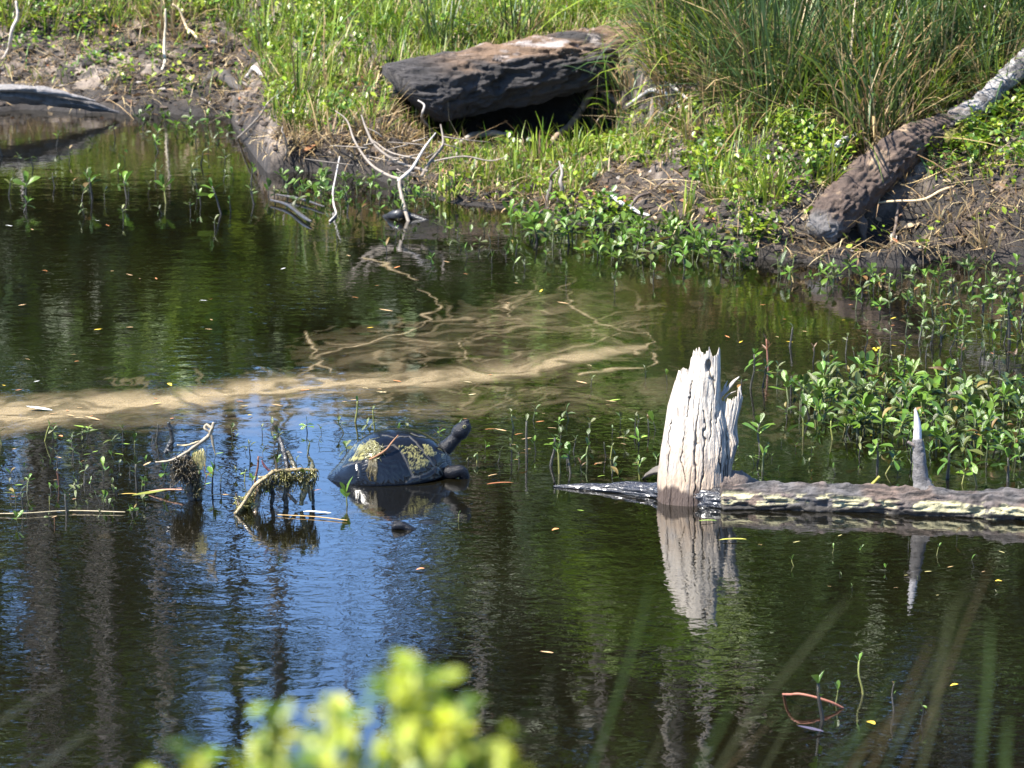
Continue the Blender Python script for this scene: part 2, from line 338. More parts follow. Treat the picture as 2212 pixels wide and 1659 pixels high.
def scum_mat():
    m, nt, b, out = mat_new('tan_scum'); L = nt.links.new
    at = nd(nt, 'ShaderNodeAttribute', attribute_name='dens'); tc = nd(nt, 'ShaderNodeTexCoord')
    n1 = nd(nt, 'ShaderNodeTexNoise', i_Scale=260., i_Detail=4.); L(tc.outputs['Object'], n1.inputs[0])
    mr = nd(nt, 'ShaderNodeMapRange'); mr.inputs[1].default_value = .3; mr.inputs[2].default_value = .7; mr.inputs[3].default_value = .7; mr.inputs[4].default_value = 1.2; L(n1.outputs[0], mr.inputs[0])
    mu = nd(nt, 'ShaderNodeMath', operation='MULTIPLY', use_clamp=True); L(at.outputs['Fac'], mu.inputs[0]); L(mr.outputs[0], mu.inputs[1])
    b.inputs['Base Color'].default_value = (.25, .19, .105, 1); b.inputs['Roughness'].default_value = .8; b.inputs['Specular IOR Level'].default_value = .2
    L(mu.outputs[0], b.inputs['Alpha']); return m
scum = link('scum_film', mesh('scum_film', np.stack([FX.ravel(), FY.ravel(), np.full(FX.size, .0025)], 1)[used], F, scum_mat(), attrs={'dens': dens[used]}))
tag(scum, 'tan pollen scum drifting in swirls across the open water', 'scum', kind='stuff')

# ------------------------------------------------------------------ blades, leaves and straw as bulk geometry
def blades(pos, az, length, width, lean, curl, col0, col1, seg=4, droop=None):
    """curved tapering blades; arrays of N -> V,F,col"""
    n = len(pos); s = np.linspace(0, 1, seg + 1)
    d = np.stack([np.cos(az), np.sin(az), np.zeros(n)], 1); side = np.stack([-np.sin(az), np.cos(az), np.zeros(n)], 1)
    ang = lean[:, None] + curl[:, None] * s[None, :] ** 1.5
    dx = np.sin(ang); dz = np.cos(ang)
    cx = np.concatenate([np.zeros((n, 1)), np.cumsum((dx[:, 1:] + dx[:, :-1]) / 2, 1)], 1) / seg * length[:, None]
    cz = np.concatenate([np.zeros((n, 1)), np.cumsum((dz[:, 1:] + dz[:, :-1]) / 2, 1)], 1) / seg * length[:, None]
    ctr = pos[:, None, :] + cx[..., None] * d[:, None, :] + cz[..., None] * np.array([0, 0, 1.])
    wv = width[:, None] * np.array([.75] + [1.0] * (seg - 2) + [.65, .08])[None, :seg + 1]
    tw = rng.uniform(-1, 1, n)[:, None] * s[None, :] * 1.2
    sd = side[:, None, :] * np.cos(tw)[..., None] + np.array([0, 0, .5]) * np.sin(tw)[..., None]
    V = np.stack([ctr - sd * wv[..., None] / 2, ctr + sd * wv[..., None] / 2], 2).reshape(n, -1, 3)
    m = 2 * (seg + 1); i = np.arange(seg) * 2
    f = np.stack([i, i + 1, i + 3, i + 2], 1)
    F = (np.arange(n)[:, None, None] * m + f[None]).reshape(-1, 4)
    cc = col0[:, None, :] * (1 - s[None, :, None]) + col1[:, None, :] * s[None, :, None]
    return V.reshape(-1, 3), F, np.repeat(cc, 2, 1).reshape(-1, 3)
GREEN = np.array([[.08, .16, .010], [.15, .23, .012], [.19, .26, .02], [.045, .10, .012], [.22, .27, .025]])
DEEP = np.array([[.02, .05, .013], [.15, .2, .04], [.025, .06, .016], [.04, .085, .02], [.06, .11, .028], [.05, .10, .04], [.09, .14, .03]])
STRAW = np.array([[.34, .25, .12], [.28, .19, .09], [.40, .31, .17], [.20, .13, .065]])
def pick(pal, n, jit=.25): return pal[rng.integers(0, len(pal), n)] * rng.uniform(1 - jit, 1 + jit, (n, 1))
# scatter seeds on the bank and keep those that fall into a planting zone
def seeds(n, x0=-2.3, x1=2.5, y0=10.4, y1=16.0):
    x = rng.uniform(x0, x1, n); y = rng.uniform(y0, y1, n); z = height(x, y); d = y - shore(x)
    k = d > .03; p = np.stack([x, y, z], 1)[k]; return p, proj(p), d[k]
def poly_in(q, poly):
    poly = np.asarray(poly, float); ins = np.zeros(len(q), bool); j = len(poly) - 1
    for i in range(len(poly)):
        xi, yi, xj, yj = *poly[i], *poly[j]
        c = ((yi > q[:, 1]) != (yj > q[:, 1])) & (q[:, 0] < (xj - xi) * (q[:, 1] - yi) / (yj - yi + 1e-9) + xi); ins ^= c; j = i
    return ins
Z_BACK = [(470, -150), (470, 60), (560, 120), (700, 150), (830, 130), (1000, 95), (1250, 60), (1420, 40), (1420, -150)]
Z_LEFT = [(-60, -150), (-60, 55), (150, 72), (280, 50), (470, 70), (470, -150)]
Z_MOUND = [(560, 110), (575, 255), (650, 300), (760, 290), (850, 250), (880, 190), (840, 120)]
Z_FLAT = [(930, 330), (900, 420), (1000, 455), (1150, 475), (1250, 420), (1330, 360), (1330, 300), (1180, 315), (1050, 330)]
Z_RIGHT = [(1250, 330), (1330, 240), (1450, 215), (1700, 250), (1850, 330), (1800, 430), (1700, 470), (1600, 490), (1480, 380), (1350, 360)]
Z_EDGE = [(1120, 450), (1300, 455), (1500, 500), (1640, 480), (1700, 520), (1600, 560), (1300, 530), (1120, 490)]
Z_RCOV = [(1980, 330), (2080, 270), (2300, 200), (2300, 420), (2120, 400), (2020, 420)]
Z_RMUD = [(1600, 520), (1760, 420), (1900, 520), (2050, 420), (2300, 400), (2300, 590), (1600, 590)]
Z_LMUD = [(-20, 40), (480, 50), (560, 190), (420, 235), (250, 200), (-20, 180)]
Z_TALL = [(1440, -400), (1440, 60), (1460, 180), (1560, 230), (1700, 250), (1900, 290), (2060, 240), (2300, 120), (2300, -400)]
p, q, d = seeds(260000)
k = ~((np.abs(p[:, 0] - .05) < .33) & (np.abs(p[:, 1] - 13.3) < .26)); p, q, d = p[k], q[k], d[k]
patch = n2(p[:, 0] * 4, p[:, 1] * 4, 3, 50.)
dn = np.zeros(len(p))
for z, v in ((Z_BACK, .6), (Z_LEFT, .5), (Z_MOUND, .6), (Z_FLAT, .45), (Z_RIGHT, .42), (Z_EDGE, .22), (Z_RCOV, .15), (Z_RMUD, .015), (Z_LMUD, .05), (Z_TALL, .18)): dn[poly_in(q, z)] = v
dn *= .35 + 1.3 * sst(.35, .65, patch)
k = rng.random(len(p)) < dn; k &= (p[:, 2] > .012)
pg = p[k]; qg = q[k]; n = len(pg)
tall = np.where(qg[:, 1] < 120, 1.0, .75)
cg = pick(GREEN, n); st = rng.random(n) < np.where(poly_in(qg, Z_BACK), .10, .22); cg[st] = pick(STRAW, st.sum())
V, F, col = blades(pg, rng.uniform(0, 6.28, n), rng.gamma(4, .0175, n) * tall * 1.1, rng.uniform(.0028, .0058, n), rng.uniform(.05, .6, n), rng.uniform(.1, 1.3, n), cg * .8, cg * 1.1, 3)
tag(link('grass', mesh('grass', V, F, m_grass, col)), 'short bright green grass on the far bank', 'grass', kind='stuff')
# small round-leaved ground cover
OV = np.array([(0, 0, 0), (-.34, .35, .05), (-.36, .68, .03), (0, 1, -.06), (.36, .68, .03), (.34, .35, .05), (0, .5, -.03)])
def leaf_cloud(pos, size, tilt, col, aspect=1.0):
    n = len(pos); az = rng.uniform(0, 6.283, n); ct, s_ = np.cos(tilt), np.sin(tilt); ca, sa = np.cos(az), np.sin(az); ro = rng.uniform(-.6, .6, n)
    B = OV * np.array([aspect, 1, 1]); x, y, z = B[:, 0][None] * size[:, None], B[:, 1][None] * size[:, None], B[:, 2][None] * size[:, None]
    x, z = x * np.cos(ro)[:, None] - z * np.sin(ro)[:, None], x * np.sin(ro)[:, None] + z * np.cos(ro)[:, None]
    y2 = y * ct[:, None] - z * s_[:, None]; z2 = y * s_[:, None] + z * ct[:, None]
    X = x * ca[:, None] - y2 * sa[:, None]; Y = x * sa[:, None] + y2 * ca[:, None]
    V = np.stack([X, Y, z2], -1) + pos[:, None, :]
    f = np.array([(6, 0, 1), (6, 1, 2), (6, 2, 3), (6, 3, 4), (6, 4, 5), (6, 5, 0)])
    F = (np.arange(n)[:, None, None] * 7 + f[None]).reshape(-1, 3)
    return V.reshape(-1, 3), F, np.repeat(col, 7, 0)
dn = np.zeros(len(p))
for z, v in ((Z_BACK, .05), (Z_LEFT, .08), (Z_MOUND, .03), (Z_FLAT, .02), (Z_RIGHT, .10), (Z_EDGE, .2), (Z_RCOV, .26), (Z_RMUD, .010), (Z_LMUD, .012), (Z_TALL, .02)): dn[poly_in(q, z)] = np.maximum(dn[poly_in(q, z)], v)
dn *= .2 + 1.5 * sst(.4, .62, n2(p[:, 0] * 6, p[:, 1] * 6, 3, 60.))
k = rng.random(len(p)) < dn; base = p[k]; nb_ = len(base)
pos = np.repeat(base, 6, 0) + rng.normal(0, 1, (nb_ * 6, 3)) * np.array([.016, .016, .0]) + np.stack([np.zeros(nb_ * 6), np.zeros(nb_ * 6), rng.uniform(.005, .075, nb_ * 6)], 1)
V, F, col = leaf_cloud(pos, rng.uniform(.010, .030, len(pos)), rng.uniform(-.1, 1.1, len(pos)), np.repeat(pick(GREEN, nb_, .3), 6, 0) * rng.uniform(.7, 1.2, (len(pos), 1)), .85)
tag(link('ground_cover', mesh('ground_cover', V, F, m_cover, col)), 'low round-leaved green weeds spreading over the far bank', 'ground cover', kind='stuff')
# straw, root threads and dead leaves lying on the mud
k = rng.random(len(p)) < np.where(poly_in(q, Z_BACK), .05, .30) * sst(.25, .6, n2(p[:, 0] * 5, p[:, 1] * 5, 3, 70.)); ps = p[k] + np.array([0, 0, .004]); n = len(ps)
cs = pick(STRAW, n, .35) * rng.choice([1.5, 1.2, .8, .4], n)[:, None]
V, F, col = blades(ps, rng.normal(-1.6, 1.1, n), rng.gamma(3, .03, n), rng.uniform(.0018, .0045, n), rng.uniform(.9, 1.75, n), rng.normal(.1, .5, n), cs, cs, 3)
tag(link('straw_litter', mesh('straw_litter', V, F, m_straw, col)), 'dead straw and root threads lying over the muddy bank', 'litter', kind='stuff')

zm_ = poly_in(q, Z_BACK) | poly_in(q, Z_TALL)
k = (rng.random(len(p)) < np.where(zm_, .004, .05)) & (p[:, 2] < .6); pc = p[k]; n = len(pc)
PHI = (1 + 5 ** .5) / 2; ICO = np.array([(-1, PHI, 0), (1, PHI, 0), (-1, -PHI, 0), (1, -PHI, 0), (0, -1, PHI), (0, 1, PHI), (0, -1, -PHI), (0, 1, -PHI), (PHI, 0, -1), (PHI, 0, 1), (-PHI, 0, -1), (-PHI, 0, 1)]) / 1.9
ICF = np.array([(0, 11, 5), (0, 5, 1), (0, 1, 7), (0, 7, 10), (0, 10, 11), (1, 5, 9), (5, 11, 4), (11, 10, 2), (10, 7, 6), (7, 1, 8), (3, 9, 4), (3, 4, 2), (3, 2, 6), (3, 6, 8), (3, 8, 9), (4, 9, 5), (2, 4, 11), (6, 2, 10), (8, 6, 7), (9, 8, 1)])
sz = rng.gamma(2.2, .0042, n) + .003; V = ICO[None] * (sz[:, None, None] * rng.uniform(.55, 1.4, (n, 12, 1))) * np.stack([rng.uniform(.7, 1.6, n), rng.uniform(.7, 1.5, n), rng.uniform(.5, 1., n)], 1)[:, None, :] + pc[:, None, :]
cc = np.array([.045, .032, .023]) * rng.choice([.4, .8, 1.2, 2.0, 3.0], n, p=[.3, .32, .25, .1, .03])[:, None]
tag(link('mud_clods', mesh('mud_clods', V.reshape(-1, 3), (np.arange(n)[:, None, None] * 12 + ICF[None]).reshape(-1, 3), m_ground, np.repeat(cc, 12, 0), smooth=False)), 'crumbled mud clods strewn over the bank', 'mud', kind='stuff')
k = rng.random(len(p)) < np.where(zm_, .02, .035); pl = p[k] + np.array([0, 0, .006]); n = len(pl)
V, F, col = leaf_cloud(pl, rng.gamma(4, .0055, n), rng.normal(0, .45, n), pick(np.array([[.20, .13, .07], [.12, .07, .04], [.30, .22, .13], [.26, .23, .2], [.07, .045, .03], [.24, .10, .04]]), n, .3), .8)
tag(link('leaf_litter', mesh('leaf_litter', V, F, m_straw, col)), 'brown dead leaves scattered over the muddy bank', 'leaf litter', kind='stuff')
k = (rng.random(len(p)) < .22) & (d < .55) & (poly_in(q, Z_RMUD) | (q[:, 1] > 290) & (q[:, 0] < 1000)) ; ph_ = p[k] + np.array([0, -.004, .012]); n = len(ph_); cs = pick(STRAW, n, .4) * rng.choice([1.1, .7, .4, .25], n)[:, None]
V, F, col = blades(ph_, rng.normal(-1.57, .5, n), rng.gamma(4, .018, n), rng.uniform(.0015, .0035, n), rng.uniform(1.0, 1.9, n), rng.uniform(.2, 1.3, n), cs, cs, 3)
tag(link('hanging_roots', mesh('hanging_roots', V, F, m_straw, col)), 'thin dead roots hanging over the eroded mud edge', 'roots', kind='stuff')

# ------------------------------------------------------------------ tall grass tussocks on the bank, each a plant of its own
def tussock_mesh(name, n, L, spread, pal, straw, wd=(.003, .0075), lean=.65, curl=1.0):
    r = np.sqrt(rng.random(n)) * spread; a = rng.uniform(0, 6.283, n)
    pos = np.stack([r * np.cos(a), r * np.sin(a), np.full(n, -.02)], 1)
    c = pick(pal, n); s = rng.random(n) < straw; c[s] = pick(STRAW, s.sum())
    ln = rng.gamma(9, L / 9, n) * np.where(s, .8, 1.); az = a + rng.normal(0, .7, n)
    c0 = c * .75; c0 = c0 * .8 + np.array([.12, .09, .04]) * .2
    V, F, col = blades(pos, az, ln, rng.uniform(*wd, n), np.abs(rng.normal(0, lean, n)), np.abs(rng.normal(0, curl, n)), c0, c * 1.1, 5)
    return mesh(name, V, F, m_grass, col)
TUS = [tussock_mesh('tussock', 230, .40, .09, DEEP, .2), tussock_mesh('tussock', 210, .32, .10, np.vstack([DEEP, DEEP, GREEN]), .22), tussock_mesh('tussock', 240, .46, .08, DEEP, .15, lean=.55, curl=.8),
       tussock_mesh('tussock', 200, .26, .10, GREEN, .4, lean=.6), tussock_mesh('tussock', 220, .36, .09, DEEP, .45, lean=.8, curl=1.3)]
spots = []
for a in p[poly_in(q, Z_TALL)]:
    if all((a[0] - b[0]) ** 2 + (a[1] - b[1]) ** 2 > .135 ** 2 for b in spots) and a[1] < 13.9: spots.append(a)
    if len(spots) >= 150: break
for i, a in enumerate(spots):
    s = random.uniform(.75, 1.25)
    tag(link('grass_tussock', TUS[i % 5], None, a, (random.uniform(-.1, .1), random.uniform(-.1, .1), random.uniform(0, 6.28)), s),
        ['tall dark green tussock with some straw', 'mid-height mixed green tussock', 'tallest deep green upright tussock', 'short yellow-green tussock with much straw', 'arching half-dry tussock'][i % 5] + ' in the thicket above the leaning trunk', 'tussock', 'tall tussocks covering the top of the right bank')
SPEC = [((642, 225), 22, .36, .025, GREEN, .12, .26, .35, 'tall slim green sedge on the low mound beside the inlet'), ((700, 200), 18, .30, .03, GREEN, .3, .3, .4, 'loose green sedge behind the slim sedge on the mound'),
        ((575, 120), 30, .22, .06, GREEN, .3, .4, .7, 'green tuft at the edge of the bright grass above the mud'), ((1965, 300), 60, .16, .03, STRAW, .9, .75, .8, 'golden dry grass tuft growing on top of the leaning trunk'),
        ((955, 112), 60, .24, .07, DEEP, .15, .35, .7, 'dark green tussock right behind the big fallen log'), ((1120, 80), 60, .26, .08, DEEP, .3, .4, .8, 'dark tussock shading the middle of the big fallen log'),
        ((365, 75), 60, .26, .07, STRAW, .85, .6, .9, 'drooping straw clump on the crest above the inlet mud'), ((1425, 140), 70, .22, .05, np.vstack([DEEP, STRAW]), .5, .8, 1.2, 'shaggy tussock hanging over the right end of the big log'),
        ((1450, 225), 60, .2, .06, STRAW, .75, .9, 1.1, 'dry straw tussock drooping beside the hollow under the log'), ((1110, 395), 40, .11, .05, GREEN, .05, .4, .6, 'bright green grass tuft on the low flat before the hollow'),
        ((1240, 345), 30, .12, .05, GREEN, .1, .4, .6, 'small green tuft at the right edge of the hollow'), ((1660, 430), 40, .13, .05, GREEN, .1, .35, .5, 'broad bright tuft on the slope left of the leaning trunk'),
        ((1780, 400), 34, .15, .04, GREEN, .1, .3, .5, 'upright bright tuft touching the leaning trunk'), ((1480, 470), 26, .12, .03, GREEN, .05, .3, .4, 'broad-bladed green tuft above the leafy shore plants'),
        ((1345, 238), 60, .16, .06, np.vstack([GREEN, STRAW]), .3, .6, .9, 'mixed green and straw tuft at the right wall of the hollow'), ((1365, 185), 70, .2, .05, np.vstack([DEEP, STRAW]), .3, .7, 1.0, 'shaggy dark tuft under the right end of the big log'), ((1030, 400), 46, .12, .06, GREEN, .08, .4, .6, 'thick bright tuft on the low flat beside the forked branch'),
        ((1160, 350), 40, .13, .05, GREEN, .1, .4, .6, 'bright tuft in the middle of the low flat'), ((960, 430), 40, .10, .06, GREEN, .1, .5, .6, 'low bright tuft at the wet edge of the flat'), ((1320, 320), 50, .14, .06, GREEN, .15, .4, .6, 'green tuft at the foot of the green slope'), ((1560, 420), 50, .14, .06, GREEN, .15, .4, .6, 'wide green tuft on the mud of the right slope'), ((1600, 300), 60, .2, .05, np.vstack([GREEN, STRAW]), .4, .4, .6, 'yellowish tuft below the tall thicket'), ((1500, 300), 50, .16, .05, np.vstack([GREEN, STRAW]), .4, .4, .6, 'yellow-green tuft by the bleached slanting stick'),
        ((1880, 330), 60, .16, .05, np.vstack([GREEN, STRAW]), .5, .5, .8, 'dry tuft against the upper side of the leaning trunk'), ((2140, 520), 40, .10, .06, STRAW, .8, .8, 1., 'dry straw tuft on the burrowed right bank'), ((2060, 470), 40, .10, .06, STRAW, .8, .9, 1., 'straw tuft hanging below the leaning trunk'), ((100, 65), 40, .14, .07, GREEN, .2, .5, .8, 'green tuft on the crest above the grey log'), ((230, 60), 40, .14, .07, GREEN, .2, .5, .8, 'green tuft on the crest left of the straw clump'),
        ((640, 300), 70, .12, .06, STRAW, .8, .9, 1.1, 'dead straw mat on the front of the mound'), ((720, 305), 70, .13, .07, STRAW, .75, .9, 1.1, 'dead straw mat behind the forked branch'), ((800, 285), 70, .13, .07, np.vstack([STRAW, GREEN]), .6, .8, 1.1, 'half-dead tuft under the left end of the big log'), ((860, 300), 60, .12, .06, STRAW, .8, .9, 1.1, 'dead straw mat beside the left mouth of the hollow'),
        ((890, 285), 50, .14, .05, np.vstack([GREEN, STRAW]), .3, .5, .8, 'green tuft overlapping the left foot of the big log'), ((970, 300), 40, .12, .05, GREEN, .2, .5, .8, 'green tuft before the left mouth of the hollow'), ((1150, 305), 30, .12, .05, GREEN, .2, .5, .8, 'thin tuft in front of the dark hollow'), ((1290, 262), 50, .15, .05, np.vstack([GREEN, DEEP]), .3, .5, .9, 'tuft overlapping the right part of the hollow'),
        ((20, 60), 40, .2, .07, GREEN, .3, .5, .8, 'green tuft at the top of the mud beyond the grey log')]
for (px, py), n, L, spd, pal, stw, le, cu, lab in SPEC:
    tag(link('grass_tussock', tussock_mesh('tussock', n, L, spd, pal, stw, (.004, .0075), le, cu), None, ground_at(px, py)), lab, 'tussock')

# ------------------------------------------------------------------ woods beyond the bank (seen mirrored in the pond)
m_treebark = M('tree_bark', rough=.85, var=.35, vs=6, bump=.6, bs=14, stretch=(1, 1, .3), bdist=.03)
m_tree = M('tree_leaf', rough=.5, var=.15, bump=0, trans=.3)
FOL = {'dark': np.array([[.006, .013, .003], [.012, .026, .006], [.03, .055, .01]]), 'mid': np.array([[.03, .06, .008], [.055, .10, .012], [.018, .04, .006]]),
       'bright': np.array([[.12, .20, .015], [.09, .17, .012], [.16, .23, .02]]), 'brown': np.array([[.07, .045, .02], [.05, .036, .014], [.03, .032, .01]])}
def card_cloud(pos, size, col):
    n = len(pos); a = rng.normal(0, 1, (n, 3)); a /= np.linalg.norm(a, axis=1)[:, None]; b = np.cross(a, rng.normal(0, 1, (n, 3))); b /= np.linalg.norm(b, axis=1)[:, None]
    s = size[:, None]; V = np.stack([pos - a * s * .5, pos + b * s * .3, pos + a * s * .5, pos - b * s * .3], 1).reshape(-1, 3)
    return V, np.arange(n * 4).reshape(n, 4), np.repeat(col, 4, 0)
def crown(clumps, per, size, pal):
    Vs, Cs = [], []
    pos = np.vstack([np.array(c[:3]) + rng.normal(0, 1, (max(6, int(per * c[3] ** 2)), 3)) * np.array([c[3], c[3], c[3] * .7]) * .5 for c in clumps])
    sh = np.concatenate([np.full(max(6, int(per * c[3] ** 2)), rng.uniform(.75, 1.25)) for c in clumps])
    n = len(pos); return card_cloud(pos, rng.uniform(.6, 1.5, n) * size, pal[rng.integers(0, len(pal), n)] * sh[:, None])
def make_tree(H, r0, bare, wdt, kind, bark, nl=9, per=130, size=.10, lean=0.0, fork=False):
    tr = Acc(); cl = []
    path = [(0, 0, -.3), (lean * .3 + random.uniform(-.1, .1), random.uniform(-.1, .1), H * .35), (lean * .7 + random.uniform(-.15, .15), 0, H * .7), (lean, 0, H)]
    tr.tube(path, [r0 * 1.25, r0, r0 * .75, r0 * .25], 9, bark, n=16, rough=.12, nsc=1.5)
    for i in range(nl):
        z = H * (bare + (1 - bare) * (i + random.random()) / nl); f = z / H; a = random.uniform(0, 6.28); L = wdt * (1.15 - .7 * max(0, f - bare) / (1 - bare + .01)) * random.uniform(.6, 1.1)
        b0 = np.array([lean * f, 0, z]); e = b0 + np.array([math.cos(a) * L, math.sin(a) * L, L * random.uniform(.15, .6)])
        tr.tube([b0, (b0 + e) / 2 + [0, 0, .1 * L], e], [r0 * .35 * (1.2 - f * .6), r0 * .2, r0 * .06], 5, bark, n=6)
        cl += [(*e, L * .55), (*((b0 + e) / 2 + rng.normal(0, .15, 3)), L * .45)]
    if bare < .9: cl += [(lean, 0, H, wdt * .5)]
    return tr.mesh("trunk", m_treebark), None, cl
def put_tree(x, y, H, r0, bare, wdt, kind, bark, label, group=None, name='tree', **k):
    per, size = k.pop('per', 130), k.pop('size', .10)
    tm, _, cl = make_tree(H, r0, bare, wdt, kind, bark, **k)
    t = thing(name, label, 'shrub' if name == 'shrub' else 'tree', on_ground(x, y), group)
    link('trunk', tm, t); V, F, cc = crown(cl, per, size, FOL[kind]); link('crown', mesh('crown', V, F, m_tree, cc), t)
    return t
GREYB, DARKB, PALEB, REDB = (.055, .048, .042), (.010, .0085, .007), (.15, .13, .11), (.07, .038, .024)
# (plan x where it mirrors, distance, height, trunk radius, bare fraction, crown width, foliage, bark, lean)
TREES = [(-80, 30, 13, .1, .3, 1.5, 'dark', DARKB, 0), (15, 26, 12, .03, .35, 1.3, 'mid', PALEB, .4), (100, 33, 13, .05, .35, 1.4, 'dark', GREYB, -.5), (185, 29, 12, .03, .4, 1.2, 'mid', GREYB, .3), (250, 34, 13, .04, .45, 1.0, 'dark', DARKB, 0), (340, 24, 11, .02, .55, .7, 'mid', PALEB, -.3),
         (425, 31, 14, .06, .52, 1.1, 'mid', DARKB, .5), (500, 36, 14, .03, .55, 1.0, 'dark', DARKB, -.3), (560, 27, 12, .04, .58, .8, 'brown', PALEB, .1), (630, 36, 15, .03, .55, .9, 'dark', DARKB, -.4), (715, 29, 14, .015, .6, .7, 'mid', GREYB, .3),
         (790, 40, 16, .03, .55, .9, 'brown', DARKB, .4), (865, 33, 15, .02, .7, .6, 'mid', REDB, -.3), (1050, 27, 14, .02, .85, .4, 'bright', REDB, .2), (1210, 25, 12, .11, .35, 1.0, 'dark', DARKB, -.5), (1150, 30, 12, .05, .5, .6, 'dark', DARKB, -.3),
         (1200, 30, 13, .13, .3, 1.5, 'dark', DARKB, -.5), (1290, 24, 11, .08, .25, 1.3, 'dark', GREYB, .2), (1390, 28, 13, .10, .3, 1.5, 'mid', REDB, -.3), (1500, 25, 12, .07, .3, 1.3, 'dark', DARKB, 0),
         (1610, 22, 11, .05, .35, 1.2, 'dark', PALEB, .1), (1720, 27, 12, .12, .3, 1.4, 'dark', DARKB, .2), (1800, 23, 11, .04, .35, 1.1, 'mid', PALEB, -.1), (1920, 28, 13, .10, .3, 1.5, 'dark', GREYB, .2),
         (2030, 23, 11, .06, .4, 1.1, 'dark', PALEB, .1), (2130, 27, 12, .11, .3, 1.4, 'dark', DARKB, -.2), (2250, 25, 12, .09, .3, 1.3, 'mid', REDB, .1), (2380, 30, 13, .1, .3, 1.6, 'dark', DARKB, 0)]
for j in range(26):
    TREES.append((random.choice([random.uniform(1080, 2230), random.uniform(-20, 300)]) if j % 3 else random.uniform(1150, 2230), random.uniform(19, 24), random.uniform(7, 11), random.uniform(.012, .03), .8, .5, random.choice(['mid', 'dark', 'bright']), random.choice([PALEB, DARKB, DARKB, GREYB]), random.uniform(-.5, .5)))
TD = {'brown': 'thin brown-crowned', 'mid': 'green-crowned', 'dark': 'dark-crowned', 'bright': 'bright-crowned'}
for i, (px, Y, H, r0, bare, wd_, kd, bk, le) in enumerate(TREES):
    bn = {PALEB: 'pale', GREYB: 'grey', DARKB: 'blackish', REDB: 'reddish'}[bk]
    put_tree((px - 1106) / FPX * Y, Y, H, r0, bare, wd_, kd, bk, f'{TD[kd]} tree with {bn} trunk in the woods mirrored by the pond', 'woods mirrored in the pond', lean=le, nl=(3 if 330 < px < 1060 else 6) if bare > .5 else 13, per=420, size=.17)
for i, (px, Y, H, wd_, kd) in enumerate([(-60, 18.5, 2.6, 1.0, 'mid'), (130, 20, 3.2, 1.0, 'mid'), (280, 19, 2.4, .9, 'bright'), (420, 22, 3.4, 1.1, 'brown'), (560, 20, 2.6, 1.0, 'mid'), (690, 23, 3.6, 1.1, 'dark'), (800, 19.5, 2.6, .9, 'mid'),
                                        (945, 20, 3.0, .7, 'bright'), (1080, 22, 3.3, 1.0, 'brown'), (1210, 20, 3.2, 1.0, 'mid'), (1370, 23, 4.0, 1.2, 'dark'), (1530, 19, 3.0, 1.0, 'bright'), (1680, 22, 4.0, 1.2, 'dark'), (1850, 19, 3.2, 1.0, 'mid'),
                                        (2010, 21, 3.6, 1.1, 'bright'), (2180, 19, 3.0, 1.1, 'mid'), (2330, 21, 3.6, 1.1, 'dark'), (200, 25, 4.2, 1.2, 'dark'), (500, 26, 4.2, 1.2, 'mid'), (860, 26, 4.4, 1.2, 'dark'), (30, 24, 4.4, 1.2, 'mid'), (-150, 25, 4.5, 1.4, 'dark')]):
    put_tree((px - 1106) / FPX * Y, Y, H * (.55 if px < 1060 else .8), .03, .08, wd_, kd, DARKB, f'{kd} green shrub at the foot of the mirrored woods' if kd != 'brown' else 'brownish half-bare shrub at the foot of the mirrored woods', 'shrubs mirrored in the pond', 'shrub', nl=20, per=1500, size=.13)

